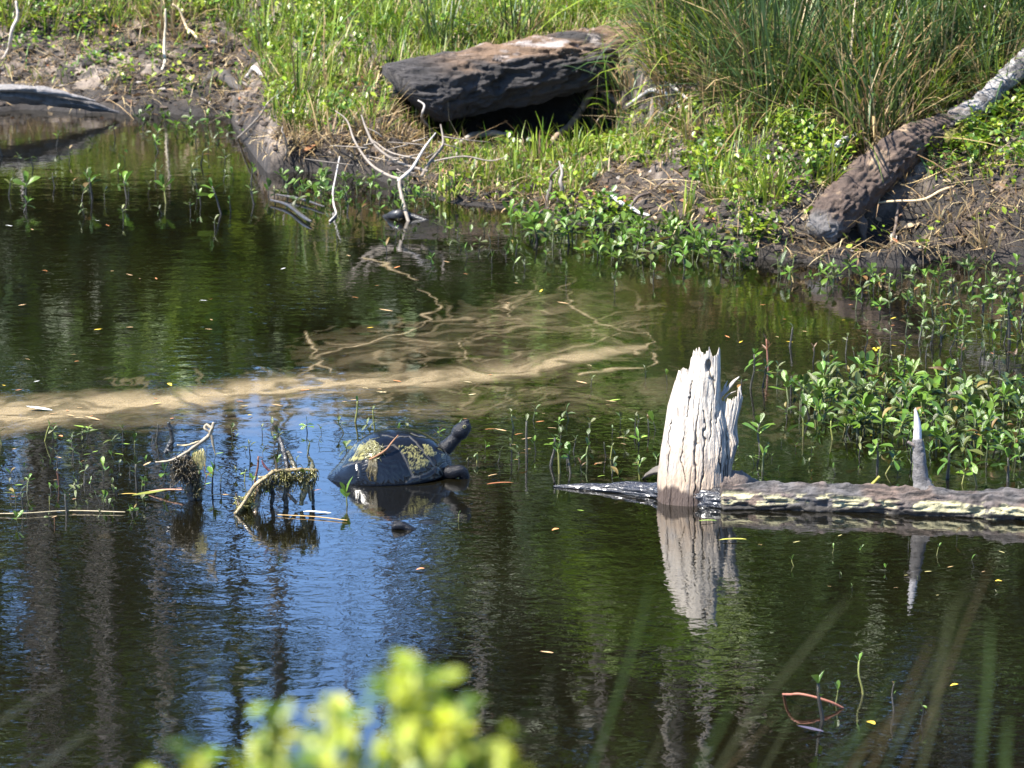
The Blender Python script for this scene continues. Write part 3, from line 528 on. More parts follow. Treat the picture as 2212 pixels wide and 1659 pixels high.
# ------------------------------------------------------------------ weathered stump
K = .000247                                            # metres per pixel of the stump study crop
def slab(xl, xr, top, dep, cols=150, rows=90, back=.8, seed=0., y0=0., groove=.10, hole=None, lean=.34, inner=True, cracks=None):
    """broken upright wood: left/right outline and torn top edge (crop px), thickness dep(z fraction) in metres"""
    xl, xr, top = (np.asarray(a, float) for a in (xl, xr, top))
    tz = lambda cy: (1600 - np.asarray(cy)) * K / 1.055
    th = np.linspace(0, 2 * np.pi, cols, endpoint=False); s = (1 - np.cos(th)) / 2 ; fr = np.sin(th)      # fr>0 -> towards the camera
    xt = np.interp(s, [0, 1], [top[0, 0], top[-1, 0]]); zt = tz(np.interp(xt, top[:, 0], top[:, 1]))
    zt = zt * np.where(fr >= 0, 1, back + .2 * (vn(np.stack([s * 14, np.full(cols, seed), fr * 3], 1)) - .4))
    zt = zt + .012 * (vn(np.stack([s * 60, np.full(cols, seed + 3), np.zeros(cols)], 1)) - .5)
    t = np.linspace(0, 1, rows) ** .9; z = -.05 + t[:, None] * (zt[None] + .05)
    L = np.interp(z, tz(xl[::1, 1]), xl[:, 0]); Rr = np.interp(z, tz(xr[:, 1]), xr[:, 0])
    Zf = np.clip(z / .36, 0, 1); D = np.interp(Zf, [0, 1], dep)
    A = np.broadcast_to(th[None], z.shape)
    q = np.stack([np.cos(A).ravel() * 3.2 + seed, np.sin(A).ravel() * 3.2, z.ravel() * 5], 1); lump = fbm(q, 3).reshape(z.shape) - .5
    wob = (vn(np.stack([z.ravel() * 16, A.ravel() * 2, np.full(z.size, seed)], 1)).reshape(z.shape) - .5) * .5
    q = np.stack([np.cos(A + wob * .35).ravel() * 9 + seed, np.sin(A + wob * .35).ravel() * 9, z.ravel() * 4.5], 1); rd = 1 - np.abs(2 * vn(q).reshape(z.shape) - 1)
    q = np.stack([np.cos(A + wob * .25).ravel() * 24 + seed, np.sin(A + wob * .25).ravel() * 24, z.ravel() * 7], 1); rd2 = 1 - np.abs(2 * vn(q).reshape(z.shape) - 1)
    q = np.stack([np.cos(A).ravel() * 2 + seed, np.sin(A).ravel() * 2, z.ravel() * 9 + 4], 1); msk = sst(.4, .62, fbm(q, 3).reshape(z.shape))
    g = 1 + .20 * lump - groove * 1.5 * sst(.8, .99, rd) * msk - groove * .28 * sst(.8, .99, rd2) * (1 - msk * .5)
    cx = (L + Rr) / 2; hw = (Rr - L) / 2
    x = (cx - 600 - np.cos(A) * hw * (.55 + .45 * g)) * K; y = y0 + lean * z - np.sign(np.sin(A)) * np.abs(np.sin(A)) ** .7 * D * g
    if hole:
        hx, hz, hr = (hole[0] - 600) * K, tz(hole[1]), hole[2] * K
        m = np.exp(-(((x - hx) / hr) ** 2 + ((z - hz) / (hr * 1.9)) ** 2) ** 2) * (np.sin(A) > 0); y = y + m * .028
    if cracks:
        qq = np.stack([(x / K + 600).ravel(), (1600 - z * 1.055 / K).ravel()], 1); qq = qq + (fbm(np.stack([qq[:, 0] * .02, qq[:, 1] * .012, qq[:, 0] * 0], 1), 3) - .5)[:, None] * np.array([70, 10]); cd = 0
        for pl, wdp in cracks:
            dd_, tt_ = seg_dist(qq, pl); cd = np.maximum(cd, np.exp(-(dd_ / (wdp * np.interp(tt_, [0, .5, 1], [.4, 1, .4]))) ** 2))
        y = y + (cd.reshape(z.shape) * .011) * (np.sin(A) > .1)
    V = [np.stack([x, y, z], -1).reshape(-1, 3)]; n = rows
    if inner:                                           # hollow, torn inside
        for f, dz in ((.8, -.006), (.55, -.03), (.25, -.06), (.02, -.07)):
            xi = (cx[-1] - 600) * K + (x[-1] - (cx[-1] - 600) * K) * f; ym = y0 + lean * z[-1]; V.append(np.stack([xi, ym + (y[-1] - ym) * f, np.minimum(z[-1], z[-1].mean() + .02) + dz], 1)); n += 1
    V = np.vstack(V); F = grid_faces(n, cols, True)
    zz = V[:, 2]; nz = fbm(np.stack([V[:, 0] * 50, V[:, 1] * 50, zz * 14], 1), 3)
    white = np.array([.41, .36, .295]); tan = np.array([.30, .225, .16]); grey = np.array([.25, .23, .215]); wetw = np.array([.045, .028, .02])
    k = sst(.20, .02, zz + .12 * (nz - .5))[:, None]; c = white * (1 - k) + tan * k
    k = (sst(.55, .72, nz) * .5)[:, None]; c = c * (1 - k) + grey * k
    k = (sst(.60, .70, fbm(np.stack([V[:, 0] * 150, V[:, 1] * 60, zz * 9], 1), 3)) * .75)[:, None]; c = c * (1 - k) + np.array([.17, .145, .125]) * k
    k = sst(.042, .028, zz + .036 * (fbm(np.stack([V[:, 0] * 70, V[:, 1] * 70, zz * 0], 1), 3) - .5))[:, None]; c = c * (1 - k) + wetw * k
    return V, F, c
stump = thing('tree_stump', 'bleached broken tree stump with jagged top standing in the pond', 'stump', P(1354 + 600 * .2257, 1079))
V, F, c = slab([(285, 1800), (285, 1600), (300, 1350), (330, 1100), (390, 700), (440, 540), (500, 340), (530, 60)], [(915, 1800), (915, 1600), (925, 1300), (962, 1150), (950, 900), (898, 620), (908, 400), (903, 60)],
               [(488, 350), (515, 322), (556, 308), (566, 350), (584, 300), (592, 235), (615, 150), (640, 122), (690, 112), (700, 152), (740, 150), (775, 138), (786, 88), (798, 96), (806, 152), (832, 178), (850, 160), (862, 190), (880, 165), (890, 116), (902, 122), (908, 180)],
               (.062, .03), 420, 190, hole=(782, 280, 26), groove=.055, cracks=[([(690, 640), (660, 900), (650, 1200), (625, 1620)], 9), ([(740, 700), (735, 950), (722, 1260), (690, 1600)], 8), ([(885, 560), (872, 700), (845, 830)], 10), ([(640, 420), (600, 600), (560, 760)], 5), ([(790, 640), (800, 800), (780, 1000)], 6), ([(560, 900), (520, 1150), (540, 1400)], 4), ([(900, 1000), (880, 1200), (890, 1320)], 6), ([(430, 800), (400, 1100), (380, 1300)], 3), ([(800, 330), (830, 420), (840, 560)], 8)])
o = link('trunk', mesh('stump_trunk', V, F, m_wood_white, c), stump)
V, F, c = slab([(880, 1800), (880, 500)], [(1040, 1800), (1030, 1500), (1015, 1300), (1085, 1060), (1047, 950), (1100, 760), (1130, 640), (1112, 500)],
               [(888, 650), (930, 648), (955, 662), (985, 630), (1020, 622), (1082, 612), (1090, 560), (1096, 518), (1106, 520), (1120, 590), (1126, 640)], (.048, .022), 120, 90, seed=5., y0=.03, groove=.16)
link('side_slab', mesh('stump_side', V, F, m_wood_white, c), stump)
def stump_pt(cx, cy, y=0.): z = (1600 - cy) * K / 1.055; return ((cx - 600) * K, .34 * z + y, z)
for pts, rr, flt in (([(890, 640), (960, 560), (1035, 470), (1088, 425)], [.006, .008, .0075, .004], .5), ([(925, 610), (950, 520), (976, 462)], [.005, .004, .0012], .6), ([(905, 600), (940, 560), (960, 500)], [.006, .004, .001], .6),
                     ([(1086, 640), (1100, 590), (1094, 540), (1102, 512)], [.006, .0045, .0035, .0012], .7), ([(940, 640), (990, 590), (1060, 560)], [.004, .003, .001], .5)):
    a = Acc(); a.tube([stump_pt(x, y, .012) for x, y in pts], rr, 8, (.34, .3, .26), n=14, rough=.35, nsc=90, flat=flt, ridge=.3); link('splinter', a.mesh('splinter', m_wood_white), stump)

# ------------------------------------------------------------------ half-sunk log by the stump
def log_mesh(name, path, rad, cols, mat, sides=72, n=240, rough=.16, ridge=.16, nsc=14., seed=0., paint=None, flat=1., fine=.10, fs=(14, 60, 60), slant=0.):
    pr = np.column_stack([np.asarray([tuple(p) for p in path], float), rad]); q = spline(pr, n); V, F = tube(q[:, :3], q[:, 3], sides, rough, nsc, seed, flat, ridge)
    m = n * sides; ctr = np.vstack([np.repeat(q[:, :3], sides, 0), q[:1, :3], q[-1:, :3]])
    V = V + (V - ctr) * (fine * 2 * (fbm(V * np.array(fs) + seed, 4) - .5) - fine * 1.6 * sst(.62, .8, vn(V * np.array(fs) * .8 + 9)))[:, None]
    if slant: tt = np.append(np.repeat(np.linspace(0, 1, n), sides), [0, 1]); V[:, 0] -= (slant * (V[:, 2] - ctr[:, 2]) + .03 * (fbm(V * 25, 2) - .5)) * sst(.3, 0, tt)
    T = np.repeat(np.linspace(0, 1, n), sides); A = np.tile(np.linspace(0, 2 * np.pi, sides, endpoint=False), n)
    T = np.append(T, [0, 1]); A = np.append(A, [0, 0]); nz = fbm(V * np.array([18, 40, 40]) + seed, 4)
    return mesh(name, V, tri_fix(F), mat, paint(T, A, nz, V) if paint else np.broadcast_to(np.array(cols), (len(V), 3)))
def paint_log(T, A, nz, V):
    up = np.sin(A); cr = np.array([.34, .31, .18]); bark = np.array([.05, .046, .045]); wetb = np.array([.028, .024, .02]); red = np.array([.075, .052, .04])
    k = sst(.45, .65, fbm(V * 9 + 3, 3))[:, None]; c = bark * (1 - k) + red * k; c = c * (.25 + 1.3 * sst(.3, .7, fbm(V * np.array([30, 110, 110]), 4))[:, None])
    z = V[:, 2]; n1 = fbm(V * np.array([26, 60, 60]) + 7, 4); n3 = fbm(V * np.array([9, 20, 20]) + 2, 3)
    front = np.cos(A) < .2                                             # any side: strip of pale exposed sapwood along the waterline flank
    k = sst(.010, .017, z + .016 * (n3 - .5)) * sst(.037, .031, z + .026 * (n3 - .5)) * sst(.45, .54, n1 + .01)
    c = c * (1 - k[:, None]) + cr * k[:, None]
    k = sst(.014, .008, z + .012 * (n1 - .5))[:, None]; c = c * (1 - k) + wetb * k
    k = (sst(.68, .72, n1) * sst(.02, .012, z))[:, None] * .8; c = c * (1 - k) + cr * k
    return c
LG = thing('sunken_log', 'dark bark log with pale streak lying half sunk behind the stump', 'log', (0, 0, 0))
pts = [(1560, 1092, .012), (1640, 1092, .012), (1760, 1095, .014), (1900, 1100, .012), (2050, 1106, .012), (2180, 1112, .013), (2400, 1124, .012)]
body = link('trunk', log_mesh('log_trunk', [P(x, y, 0) + Vector((0, 0, z)) for x, y, z in pts], [.041, .043, .046, .045, .048, .053, .056], None, m_bark, paint=paint_log, n=420, sides=120, rough=.22, ridge=.16, nsc=22.), LG)
def paint_wet(T, A, nz, V): return np.array([.016, .015, .016]) * (.5 + 1.2 * nz[:, None])
pts = [(1196, 1052, .002, .003), (1240, 1054, .003, .010), (1300, 1058, .004, .018), (1360, 1062, .004, .026), (1420, 1070, .006, .036), (1500, 1082, .008, .044), (1580, 1090, .008, .044)]
link('wet_end', log_mesh('log_wet', [P(a, b) + Vector((0, 0, z)) for a, b, z, r in pts], [r for *_, r in pts], None, m_bark_wet, paint=paint_wet, n=140, rough=.25, ridge=.2, flat=.75), LG)
def dark_chunk(name, pts, rad, col, parent, mat=None, **k):
    a = Acc(); a.tube(pts, rad, 12, col, n=20, **{**dict(rough=.35, nsc=40, ridge=.3), **k}); return link(name, a.mesh(name, mat or m_bark), parent)
dark_chunk('broken_root', [P(1388, 1034, .0), P(1410, 1020, .022), P(1440, 1012, .035)], [.003, .016, .022], (.10, .085, .07), LG, flat=.6)
dark_chunk('broken_root', [P(1545, 1052, .03), P(1590, 1044, .03), P(1612, 1042, .012), P(1640, 1046, -.004)], [.03, .034, .02, .008], (.10, .075, .06), LG)
# the stub branch that stands up from it
B0 = P(1985, 1100); mp_ = mpx(B0.y)
a = Acc(); a.tube([B0 + Vector((dx * mp_, 0, h * mp_ / .966)) for dx, h in ((8, 44), (2, 70), (-2, 110), (-6, 140), (-8, 152))], [.03, .0195, .0175, .0145, .0125], 20, (.13, .12, .115), n=40, rough=.12, nsc=60, ridge=.18)
stub = link('branch_stub', a.mesh('branch_stub', m_bark), LG)
a = Acc(); a.tube([B0 + Vector((dx * mp_, 0, h * mp_ / .966)) for dx, h in ((-7, 148), (-8, 180), (-12, 205), (-14, 218))], [.0105, .0085, .0045, .0006], 10, (.5, .47, .46), n=16, rough=.1, nsc=40)
link('bare_tip', a.mesh('bare_tip', m_wood_white), stub)
a = Acc(); a.tube([B0 + Vector((dx * mp_, -.005, h * mp_ / .966)) for dx, h in ((-4, 132), (-18, 140), (-28, 146))], [.006, .005, .0035], 8, (.16, .13, .11), n=10, rough=.2, nsc=60)
link('side_knob', a.mesh('side_knob', m_bark), stub)

# ------------------------------------------------------------------ logs on the far bank
def paint_big(T, A, nz, V):
    up = np.sin(A + .5 * (nz - .5) + .25); n1 = fbm(V * np.array([3, 10, 10]), 4); n3 = fbm(V * np.array([7, 26, 26]) + 9, 3)
    bark = np.array([.032, .028, .027]); tanw = np.array([.16, .10, .06]); pale = np.array([.30, .26, .24])
    k = (sst(.55, .9, up) * sst(.36, .52, n1 + .3 * (T - .3)) * sst(.16, .34, T))[:, None]; c = bark * (.5 + 1.1 * n3[:, None]) * (1 - k) + tanw * (.6 + .7 * n3[:, None]) * k
    k2 = (sst(.75, .95, up) * sst(.52, .6, n3) * sst(.25, .4, T))[:, None]; return c * (1 - k2) + pale * k2
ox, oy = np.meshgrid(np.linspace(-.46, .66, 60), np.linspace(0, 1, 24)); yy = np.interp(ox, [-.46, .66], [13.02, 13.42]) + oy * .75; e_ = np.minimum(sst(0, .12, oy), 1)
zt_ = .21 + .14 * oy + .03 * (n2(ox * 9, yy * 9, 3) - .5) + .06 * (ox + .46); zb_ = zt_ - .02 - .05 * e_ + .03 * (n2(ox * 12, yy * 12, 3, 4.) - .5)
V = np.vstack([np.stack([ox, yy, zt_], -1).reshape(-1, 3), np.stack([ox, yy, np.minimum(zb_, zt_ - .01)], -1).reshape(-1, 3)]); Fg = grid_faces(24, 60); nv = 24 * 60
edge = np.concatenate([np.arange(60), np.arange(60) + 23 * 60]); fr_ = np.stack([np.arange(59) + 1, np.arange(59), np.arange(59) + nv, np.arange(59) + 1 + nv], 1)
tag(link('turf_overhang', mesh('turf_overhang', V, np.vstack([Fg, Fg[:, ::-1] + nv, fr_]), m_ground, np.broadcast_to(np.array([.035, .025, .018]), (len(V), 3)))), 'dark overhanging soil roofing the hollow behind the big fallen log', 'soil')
n = 5200; jx = rng.integers(0, 59, n); jy = rng.integers(3, 23, n); u_, v_ = rng.random(n), rng.random(n); px_ = np.stack([ox[jy, jx] + u_ * .019, yy[jy, jx] + v_ * .032, zt_[jy, jx]], 1); cg = pick(GREEN, n); st = rng.random(n) < .2; cg[st] = pick(STRAW, st.sum())
V, F, col = blades(px_, rng.uniform(0, 6.28, n), rng.gamma(4, .018, n), rng.uniform(.0028, .0058, n), rng.uniform(.05, .7, n), rng.uniform(.1, 1.3, n), cg * .8, cg * 1.1, 3)
tag(link('grass', mesh('grass', V, F, m_grass, col)), 'green grass growing right behind the big fallen log', 'grass', kind='stuff')
BL = thing('fallen_log', 'big charred hollow log with tan rotten top lying across the far bank', 'log', (0, 0, 0))
pth = [PY(884, 200, 12.96), PY(920, 196, 13.0), PY(1000, 180, 13.12), PY(1130, 158, 13.22), PY(1260, 132, 13.35), PY(1400, 108, 13.5), PY(1520, 92, 13.65)]
link('trunk', log_mesh('big_trunk', pth, [.105, .122, .132, .13, .122, .105, .09], None, m_bark_grain, paint=paint_big, n=320, sides=160, rough=.18, ridge=.1, nsc=6., seed=3., fine=.12, fs=(3, 65, 65), slant=.9), BL)
def paint_lean(T, A, nz, V):
    n1 = fbm(V * 14, 4); up = np.sin(A + .6 * (nz - .5)); br = np.array([.058, .037, .026]); gr = np.array([.085, .078, .074]); tn = np.array([.22, .15, .09])
    c = br * (.45 + 1.2 * n1[:, None]); k = (sst(.5, .9, up) * sst(.5, .62, n1))[:, None]; c = c * (1 - k) + tn * k
    k = sst(.14, .05, T + .1 * (nz - .5))[:, None]; return c * (1 - k) + gr * (.5 + n1[:, None]) * k
LN = thing('leaning_trunk', 'rotten red-brown trunk leaning up the right bank, white limb on top', 'log', (0, 0, 0))
lp = [PY(1770, 508, 10.88), PY(1806, 456, 10.98), PY(1880, 385, 11.12), PY(1950, 325, 11.2), PY(2010, 288, 11.28), PY(2060, 270, 11.33)]
link('trunk', log_mesh('lean_trunk', lp, [.040, .070, .074, .070, .062, .045], None, m_bark, paint=paint_lean, n=220, sides=110, rough=.22, ridge=.12, nsc=6., seed=8., fine=.13, fs=(26, 70, 70), slant=.5), LN)
def paint_limb(T, A, nz, V):
    n1 = fbm(V * 22, 4); k = sst(.08, .3, T + .25 * (nz - .5))[:, None]; c = np.array([.075, .046, .032]) * (1 - k) + np.array([.21, .195, .185]) * k
    d_ = (sst(.5, .58, n1) * .75)[:, None]; return c * (1 - d_) + np.array([.04, .034, .03]) * d_
link('bleached_limb', log_mesh('bleached_limb', [PY(2005, 308, 11.27), PY(2065, 264, 11.33), PY(2130, 215, 11.42), PY(2180, 165, 11.5), PY(2230, 120, 11.58), PY(2300, 60, 11.7)], [.055, .046, .040, .039, .041, .044], None, m_bark, paint=paint_limb, n=120, sides=50, rough=.2, ridge=.18, nsc=12., seed=2., fine=.16, fs=(30, 60, 60)), LN)
dark_chunk('moss_pad', [PY(2040, 300, 11.25), PY(2090, 296, 11.27), PY(2120, 285, 11.3)], [.035, .04, .02], (.13, .12, .02), LN, rough=.5, nsc=30)
dark_chunk('root_stub', [PY(1850, 455, 11.02), PY(1862, 490, 11.0), PY(1868, 520, 11.0)], [.03, .018, .008], (.07, .055, .045), LN)
dark_chunk('root_stub', [PY(1940, 430, 11.1), PY(1936, 480, 11.05), PY(1925, 530, 11.0)], [.008, .006, .005], (.12, .09, .07), LN)
GL = thing('grey_log', 'flat grey split log at the water edge of the muddy inlet', 'log', (0, 0, 0))
a = Acc(); a.tube([PY(-60, 196, 13.55), PY(40, 205, 13.6), PY(120, 214, 13.65), PY(190, 228, 13.7), PY(258, 243, 13.75)], [.05, .052, .045, .03, .006], 30, (.11, .10, .095), n=70, rough=.3, nsc=12, ridge=.4, flat=.8)
link('trunk', a.mesh('grey_trunk', m_bark), GL)
a = Acc(); a.tube([PY(-60, 192, 13.5), PY(60, 192, 13.56), PY(130, 203, 13.6), PY(205, 218, 13.66)], [.03, .03, .026, .008], 16, (.19, .175, .165), n=50, rough=.35, nsc=14, ridge=.4, flat=.6)
link('split_slab', a.mesh('split_slab', m_bark), GL)
a = Acc(); a.tube([ground_at(440, 180), ground_at(480, 182) + Vector((0, 0, .03)), ground_at(520, 195)], [.02, .035, .015], 14, (.05, .042, .035), n=24, rough=.35, nsc=20, ridge=.3)
tag(link('rotten_log', a.mesh('rotten_log', m_bark)), 'short black rotten log on the mud of the inlet', 'log')

# ------------------------------------------------------------------ basking turtle
TK = .000204
def tdp(c): return 679.7 + .18228 * c[0], 864 + .18228 * c[1]           # turtle study crop -> plan
YAW = R(11)
TUR = thing('turtle', 'large dark turtle with algae on its shell basking with head raised', 'turtle', P(*tdp((880, 885))), rz=YAW)
TMW = Matrix.Translation(TUR.location) @ Matrix.Rotation(YAW, 4, 'Z')
prof = np.array([(135, .0), (200, .010), (300, .0268), (430, .058), (550, .080), (700, .096), (850, .1025), (1000, .1035), (1200, .0995), (1350, .088), (1500, .068), (1600, .047), (1640, .03)], float)
ns, nf = 200, 140
cs_ = np.linspace(0, 1, ns); cxs = 135 + (1640 - 135) * (.5 - .5 * np.cos(cs_ * np.pi)) ; X = (cxs - 880) * TK
pz = spline(prof, 400); zm = 1.06 * np.interp(cxs, pz[:, 0], pz[:, 1]); xn = np.clip((X - X.min()) / (X.max() - X.min()) * 2 - 1, -1, 1)
wd_ = .101 * np.clip(1 - np.abs(xn) ** 2.5, 0, 1) ** .55 * np.where(xn < 0, 1 - .10 * xn ** 2, 1); zr = np.interp(cxs, [135, 1000, 1450, 1640], [-.004, -.004, .004, .024])
ph = np.linspace(-.45, np.pi + .45, nf); PH, XX = np.meshgrid(ph, X)
cph = np.cos(PH); sph = np.sin(PH); below = np.maximum(-sph, 0)
flare = 1 + .06 * np.exp(-(np.clip(sph, 0, 1) / .22) ** 2)
Yl = -wd_[:, None] * np.sign(cph) * np.abs(cph) ** .82 * np.where(sph < 0, 1 - below * 1.1, flare)
Zl = zr[:, None] + (zm - zr)[:, None] * np.clip(sph, 0, 1) ** .82 - below * .06
V = np.stack([XX, Yl, Zl], -1).reshape(-1, 3)
Wv = (np.array(TMW.to_3x3()) @ V.T).T + np.array(TUR.location)
qd = proj(Wv); qc = np.stack([(qd[:, 0] - 679.7) / .18228, (qd[:, 1] - 864) / .18228], 1)
vis = (np.cos(PH).ravel() > -.25)
qc = qc + (np.stack([fbm(V * 90, 2), fbm(V * 90 + 5, 2)], 1) - .5) * 18
SEAMS = [[(930, 535), (990, 575), (1040, 640), (1070, 700), (1110, 790), (1165, 905)], [(1125, 432), (1190, 490), (1260, 570), (1320, 650), (1380, 730), (1422, 790)], [(1085, 965), (1165, 907), (1235, 903), (1350, 858), (1422, 790), (1468, 790), (1552, 735), (1558, 640), (1530, 575), (1462, 525)],
         [(1468, 790), (1520, 880)], [(1552, 735), (1600, 775)], [(800, 420), (870, 425), (950, 452)], [(1140, 395), (1240, 430), (1320, 440)], [(330, 790), (500, 740), (560, 730)], [(505, 740), (520, 900)], [(1240, 905), (1250, 970)], [(930, 535), (840, 545), (780, 560)], [(1125, 432), (1010, 430), (950, 452)]]
sd = np.full(len(V), 1e9)
for i, s in enumerate(SEAMS):
    d_, _ = seg_dist(qc, s); d_ = d_ * (1.0 if i < 4 else 1.6); sd = np.where(vis, np.minimum(sd, d_), sd)
seam = np.exp(-(sd / 6.5) ** 2)
alg = np.zeros(len(V)); na = fbm(V * 260, 4) * .7 + .3 * fbm(V * 70, 2); nb2 = fbm(V * 45 + 3, 3)
for poly, thr, st_ in (([(1010, 555), (1120, 540), (1230, 570), (1290, 640), (1370, 730), (1330, 790), (1250, 800), (1170, 860), (1130, 790), (1090, 700)], .47, 1.), ([(1270, 540), (1380, 545), (1440, 640), (1400, 680), (1320, 640)], .44, 1.), ([(1480, 640), (1545, 660), (1530, 710), (1490, 700)], .5, .9),
                       ([(420, 700), (520, 560), (640, 480), (720, 480), (770, 580), (780, 640), (640, 700), (520, 720), (420, 740)], .40, 1.), ([(470, 560), (560, 510), (540, 560), (440, 620)], .46, .9), ([(1440, 560), (1500, 580), (1520, 620), (1470, 600)], .5, .7)):
    alg = np.maximum(alg, st_ * poly_in(qc + (np.stack([nb2, na], 1) - .5) * 90, poly) * vis * sst(thr - .01, thr + .10, .6 * na + .4 * fbm(V * 700, 2)))
wr = np.sin((qc[:, 1] + .32 * qc[:, 0] + 60 * (fbm(V * 38 + 8, 2) - .5)) * .30)
rimk = np.exp(-(sd / 30) ** 2)
N = np.stack([XX * .4, Yl, Zl + .01], -1).reshape(-1, 3); N /= np.linalg.norm(N, axis=1)[:, None]
V = V + N * (-.0011 * seam + .0006 * alg + .0007 * wr * sst(430, 560, qc[:, 1]) + .0012 * (1 - rimk) * vis)[:, None]
cb = np.array([.0035, .004, .0055]); ca_ = np.array([.17, .155, .06]); cs2 = np.array([.12, .11, .09])
nz = fbm(V * 60, 3)[:, None]; c = cb * (.6 + .9 * nz); c = c * (1 - .75 * seam[:, None]) + cs2 * .75 * seam[:, None]; c = c * (1 - alg[:, None]) + ca_ * (.6 + .8 * na[:, None]) * alg[:, None]
m_shell = M('turtle_shell', rough=.17, var=.2, vs=150, bump=.3, bs=420, bdist=.0012, spec=.15, coat=.4)
m_skin = M('turtle_skin', (.005, .005, .0065), rough=.27, var=.35, vs=220, bump=1., bs=330, bdist=.0022, spec=.25)
link('carapace', mesh('carapace', V, grid_faces(ns, nf), m_shell, c), TUR)
def tl(cx, cy, y=0., foot=850.): return ((cx - 880) * TK, y, (foot - cy) * TK / .966)
def blob_ell(a, ctr, rad, n=16):
    u, v = np.meshgrid(np.linspace(0, 2 * np.pi, n, endpoint=False), np.linspace(-np.pi / 2, np.pi / 2, n)); 
    W_ = np.stack([np.cos(v) * np.cos(u) * rad[0] + ctr[0], np.cos(v) * np.sin(u) * rad[1] + ctr[1], np.sin(v) * rad[2] + ctr[2]], -1).reshape(-1, 3); a.add(W_, grid_faces(n, n, True))
def remeshed(name, acc, mat, voxel, smooth=6):
    o = bpy.data.objects.new('tmp', acc.mesh('tmp', None)); C.objects.link(o)
    md = o.modifiers.new('r', 'REMESH'); md.mode = 'VOXEL'; md.voxel_size = voxel
    ms = o.modifiers.new('s', 'SMOOTH'); ms.factor = .5; ms.iterations = smooth
    dg = bpy.context.evaluated_depsgraph_get(); me = bpy.data.meshes.new_from_object(o.evaluated_get(dg)); me.name = name
    bpy.data.objects.remove(o); me.materials.clear(); me.materials.append(mat); me.polygons.foreach_set('use_smooth', np.full(len(me.polygons), True)); return me
a = Acc(); blob_ell(a, (0, 0, .015), (.12, .075, .035), 24)
a.tube([tl(1300, 780), tl(1420, 690), tl(1540, 590), tl(1640, 500), tl(1720, 420), tl(1785, 350)], [.024, .023, .020, .0168, .0155, .0155], 20, n=30)      # neck
a.tube([tl(1680, 440), tl(1735, 392), tl(1780, 350), tl(1815, 322), tl(1842, 306), tl(1858, 298)], [.014, .0205, .0198, .0162, .0130, .0098], 22, n=26)   # head
a.tube([tl(1740, 320), tl(1795, 278), tl(1835, 256), tl(1858, 256)], [.007, .0085, .006, .0045], 12, n=10)                                                                    # brow ridge
a.tube([tl(1740, 440), tl(1800, 395), tl(1850, 335), tl(1868, 300)], [.010, .011, .0085, .004], 12, n=14)                                               # lower jaw
a.tube([tl(1440, 860, -.04, 900), tl(1600, 840, -.062, 912), tl(1690, 822, -.066, 912), tl(1740, 880, -.066, 912), tl(1738, 980, -.064, 912), tl(1720, 1080, -.06, 912)], [.016, .0165, .0150, .0135, .0125, .013], 16, n=26)   # near foreleg
a.tube([tl(1440, 860, .04, 800), tl(1560, 860, .07, 790), tl(1640, 940, .08, 790)], [.016, .015, .013], 12, n=14)                                         # far foreleg
link('body', remeshed('turtle_body', a, m_skin, .0014), TUR)
m_eye = M('eye', (.012, .012, .008), rough=.06, var=.1, bump=0, spec=.8); m_iris = M('iris', (.30, .26, .07), rough=.2, var=.3, vs=300, bump=0)
e = tl(1790, 300, -.0145); a = Acc(); blob_ell(a, e, (.0046, .0034, .0044), 16); ey = link('eye', a.mesh('eye', m_eye), TUR)
a = Acc(); th = np.linspace(0, 2 * np.pi, 20); a.tube([(e[0] + .0036 * math.cos(t), e[1] - .0022, e[2] + .0034 * math.sin(t)) for t in th], [.0007], 6, (.3, .3, .1), n=40, caps=False); link('iris', a.mesh('iris', m_iris), ey)
m_mouth = M('pale_stripe', (.20, .19, .13), rough=.4, var=.3, bump=0)
a = Acc(); a.tube([tl(1868, 318, -.0045), tl(1846, 345, -.0098), tl(1810, 372, -.0135), tl(1770, 392, -.0155)], [.0007], 6, n=14); link('mouth_line', a.mesh('mouth', m_mouth), TUR)
# pond weed and a twig caught on the shell (they could be lifted off)
def wpt(cx, cy, y, foot=None):
    foot = 885 - y * .26 / TK if foot is None else foot
    return TMW @ Vector(tl(cx, cy, y, foot))
def shell_pt(cx, cy, off=.0, dr=(0, -.25, .97)):
    i = np.where(vis)[0]; j = i[np.argmin(((qc[i] - np.array([cx, cy])) ** 2).sum(1))]; return Vector(Wv[j]) + Vector(dr) * off
a = Acc(); a.tube([shell_pt(cx_, cy_, of_, (0, -.95, .26)) for cx_, cy_, of_ in ((650, 700, .003), (740, 662, .006), (850, 590, .014), (920, 510, .026), (992, 425, .042))], [.0028, .0028, .0026, .0022, .0015], 8, (.22, .10, .04), n=30, rough=.2, nsc=90)
tag(link('twig', a.mesh('twig', m_twig)), 'reddish brown twig sticking up from the back of the basking turtle', 'twig')
wd3 = thing('pond_weed', 'limp yellow-green pond weed draped over the basking turtle', 'pond weed', shell_pt(680, 720))
def strands(n, f, r, col, mat, nm, parent, sides=4):
    a = Acc()
    for i in range(n): a.tube([Vector(v) - parent.location for v in f(i)], [r, r * .8, r * .4], sides, np.array(col) * random.uniform(.5, 1.4), n=8)
    return link(nm, a.mesh(nm, mat), parent)
def f(i):
    x0, y0 = random.uniform(600, 770), random.uniform(540, 700); return [shell_pt(x0, y0, .004), shell_pt(x0 + random.uniform(-60, 60), y0 + random.uniform(-60, 40), .006), shell_pt(x0 + random.uniform(-110, 110), y0 + random.uniform(-110, 60), .003)]
strands(60, f, .0011, (.15, .14, .05), m_slime, 'frond', wd3)
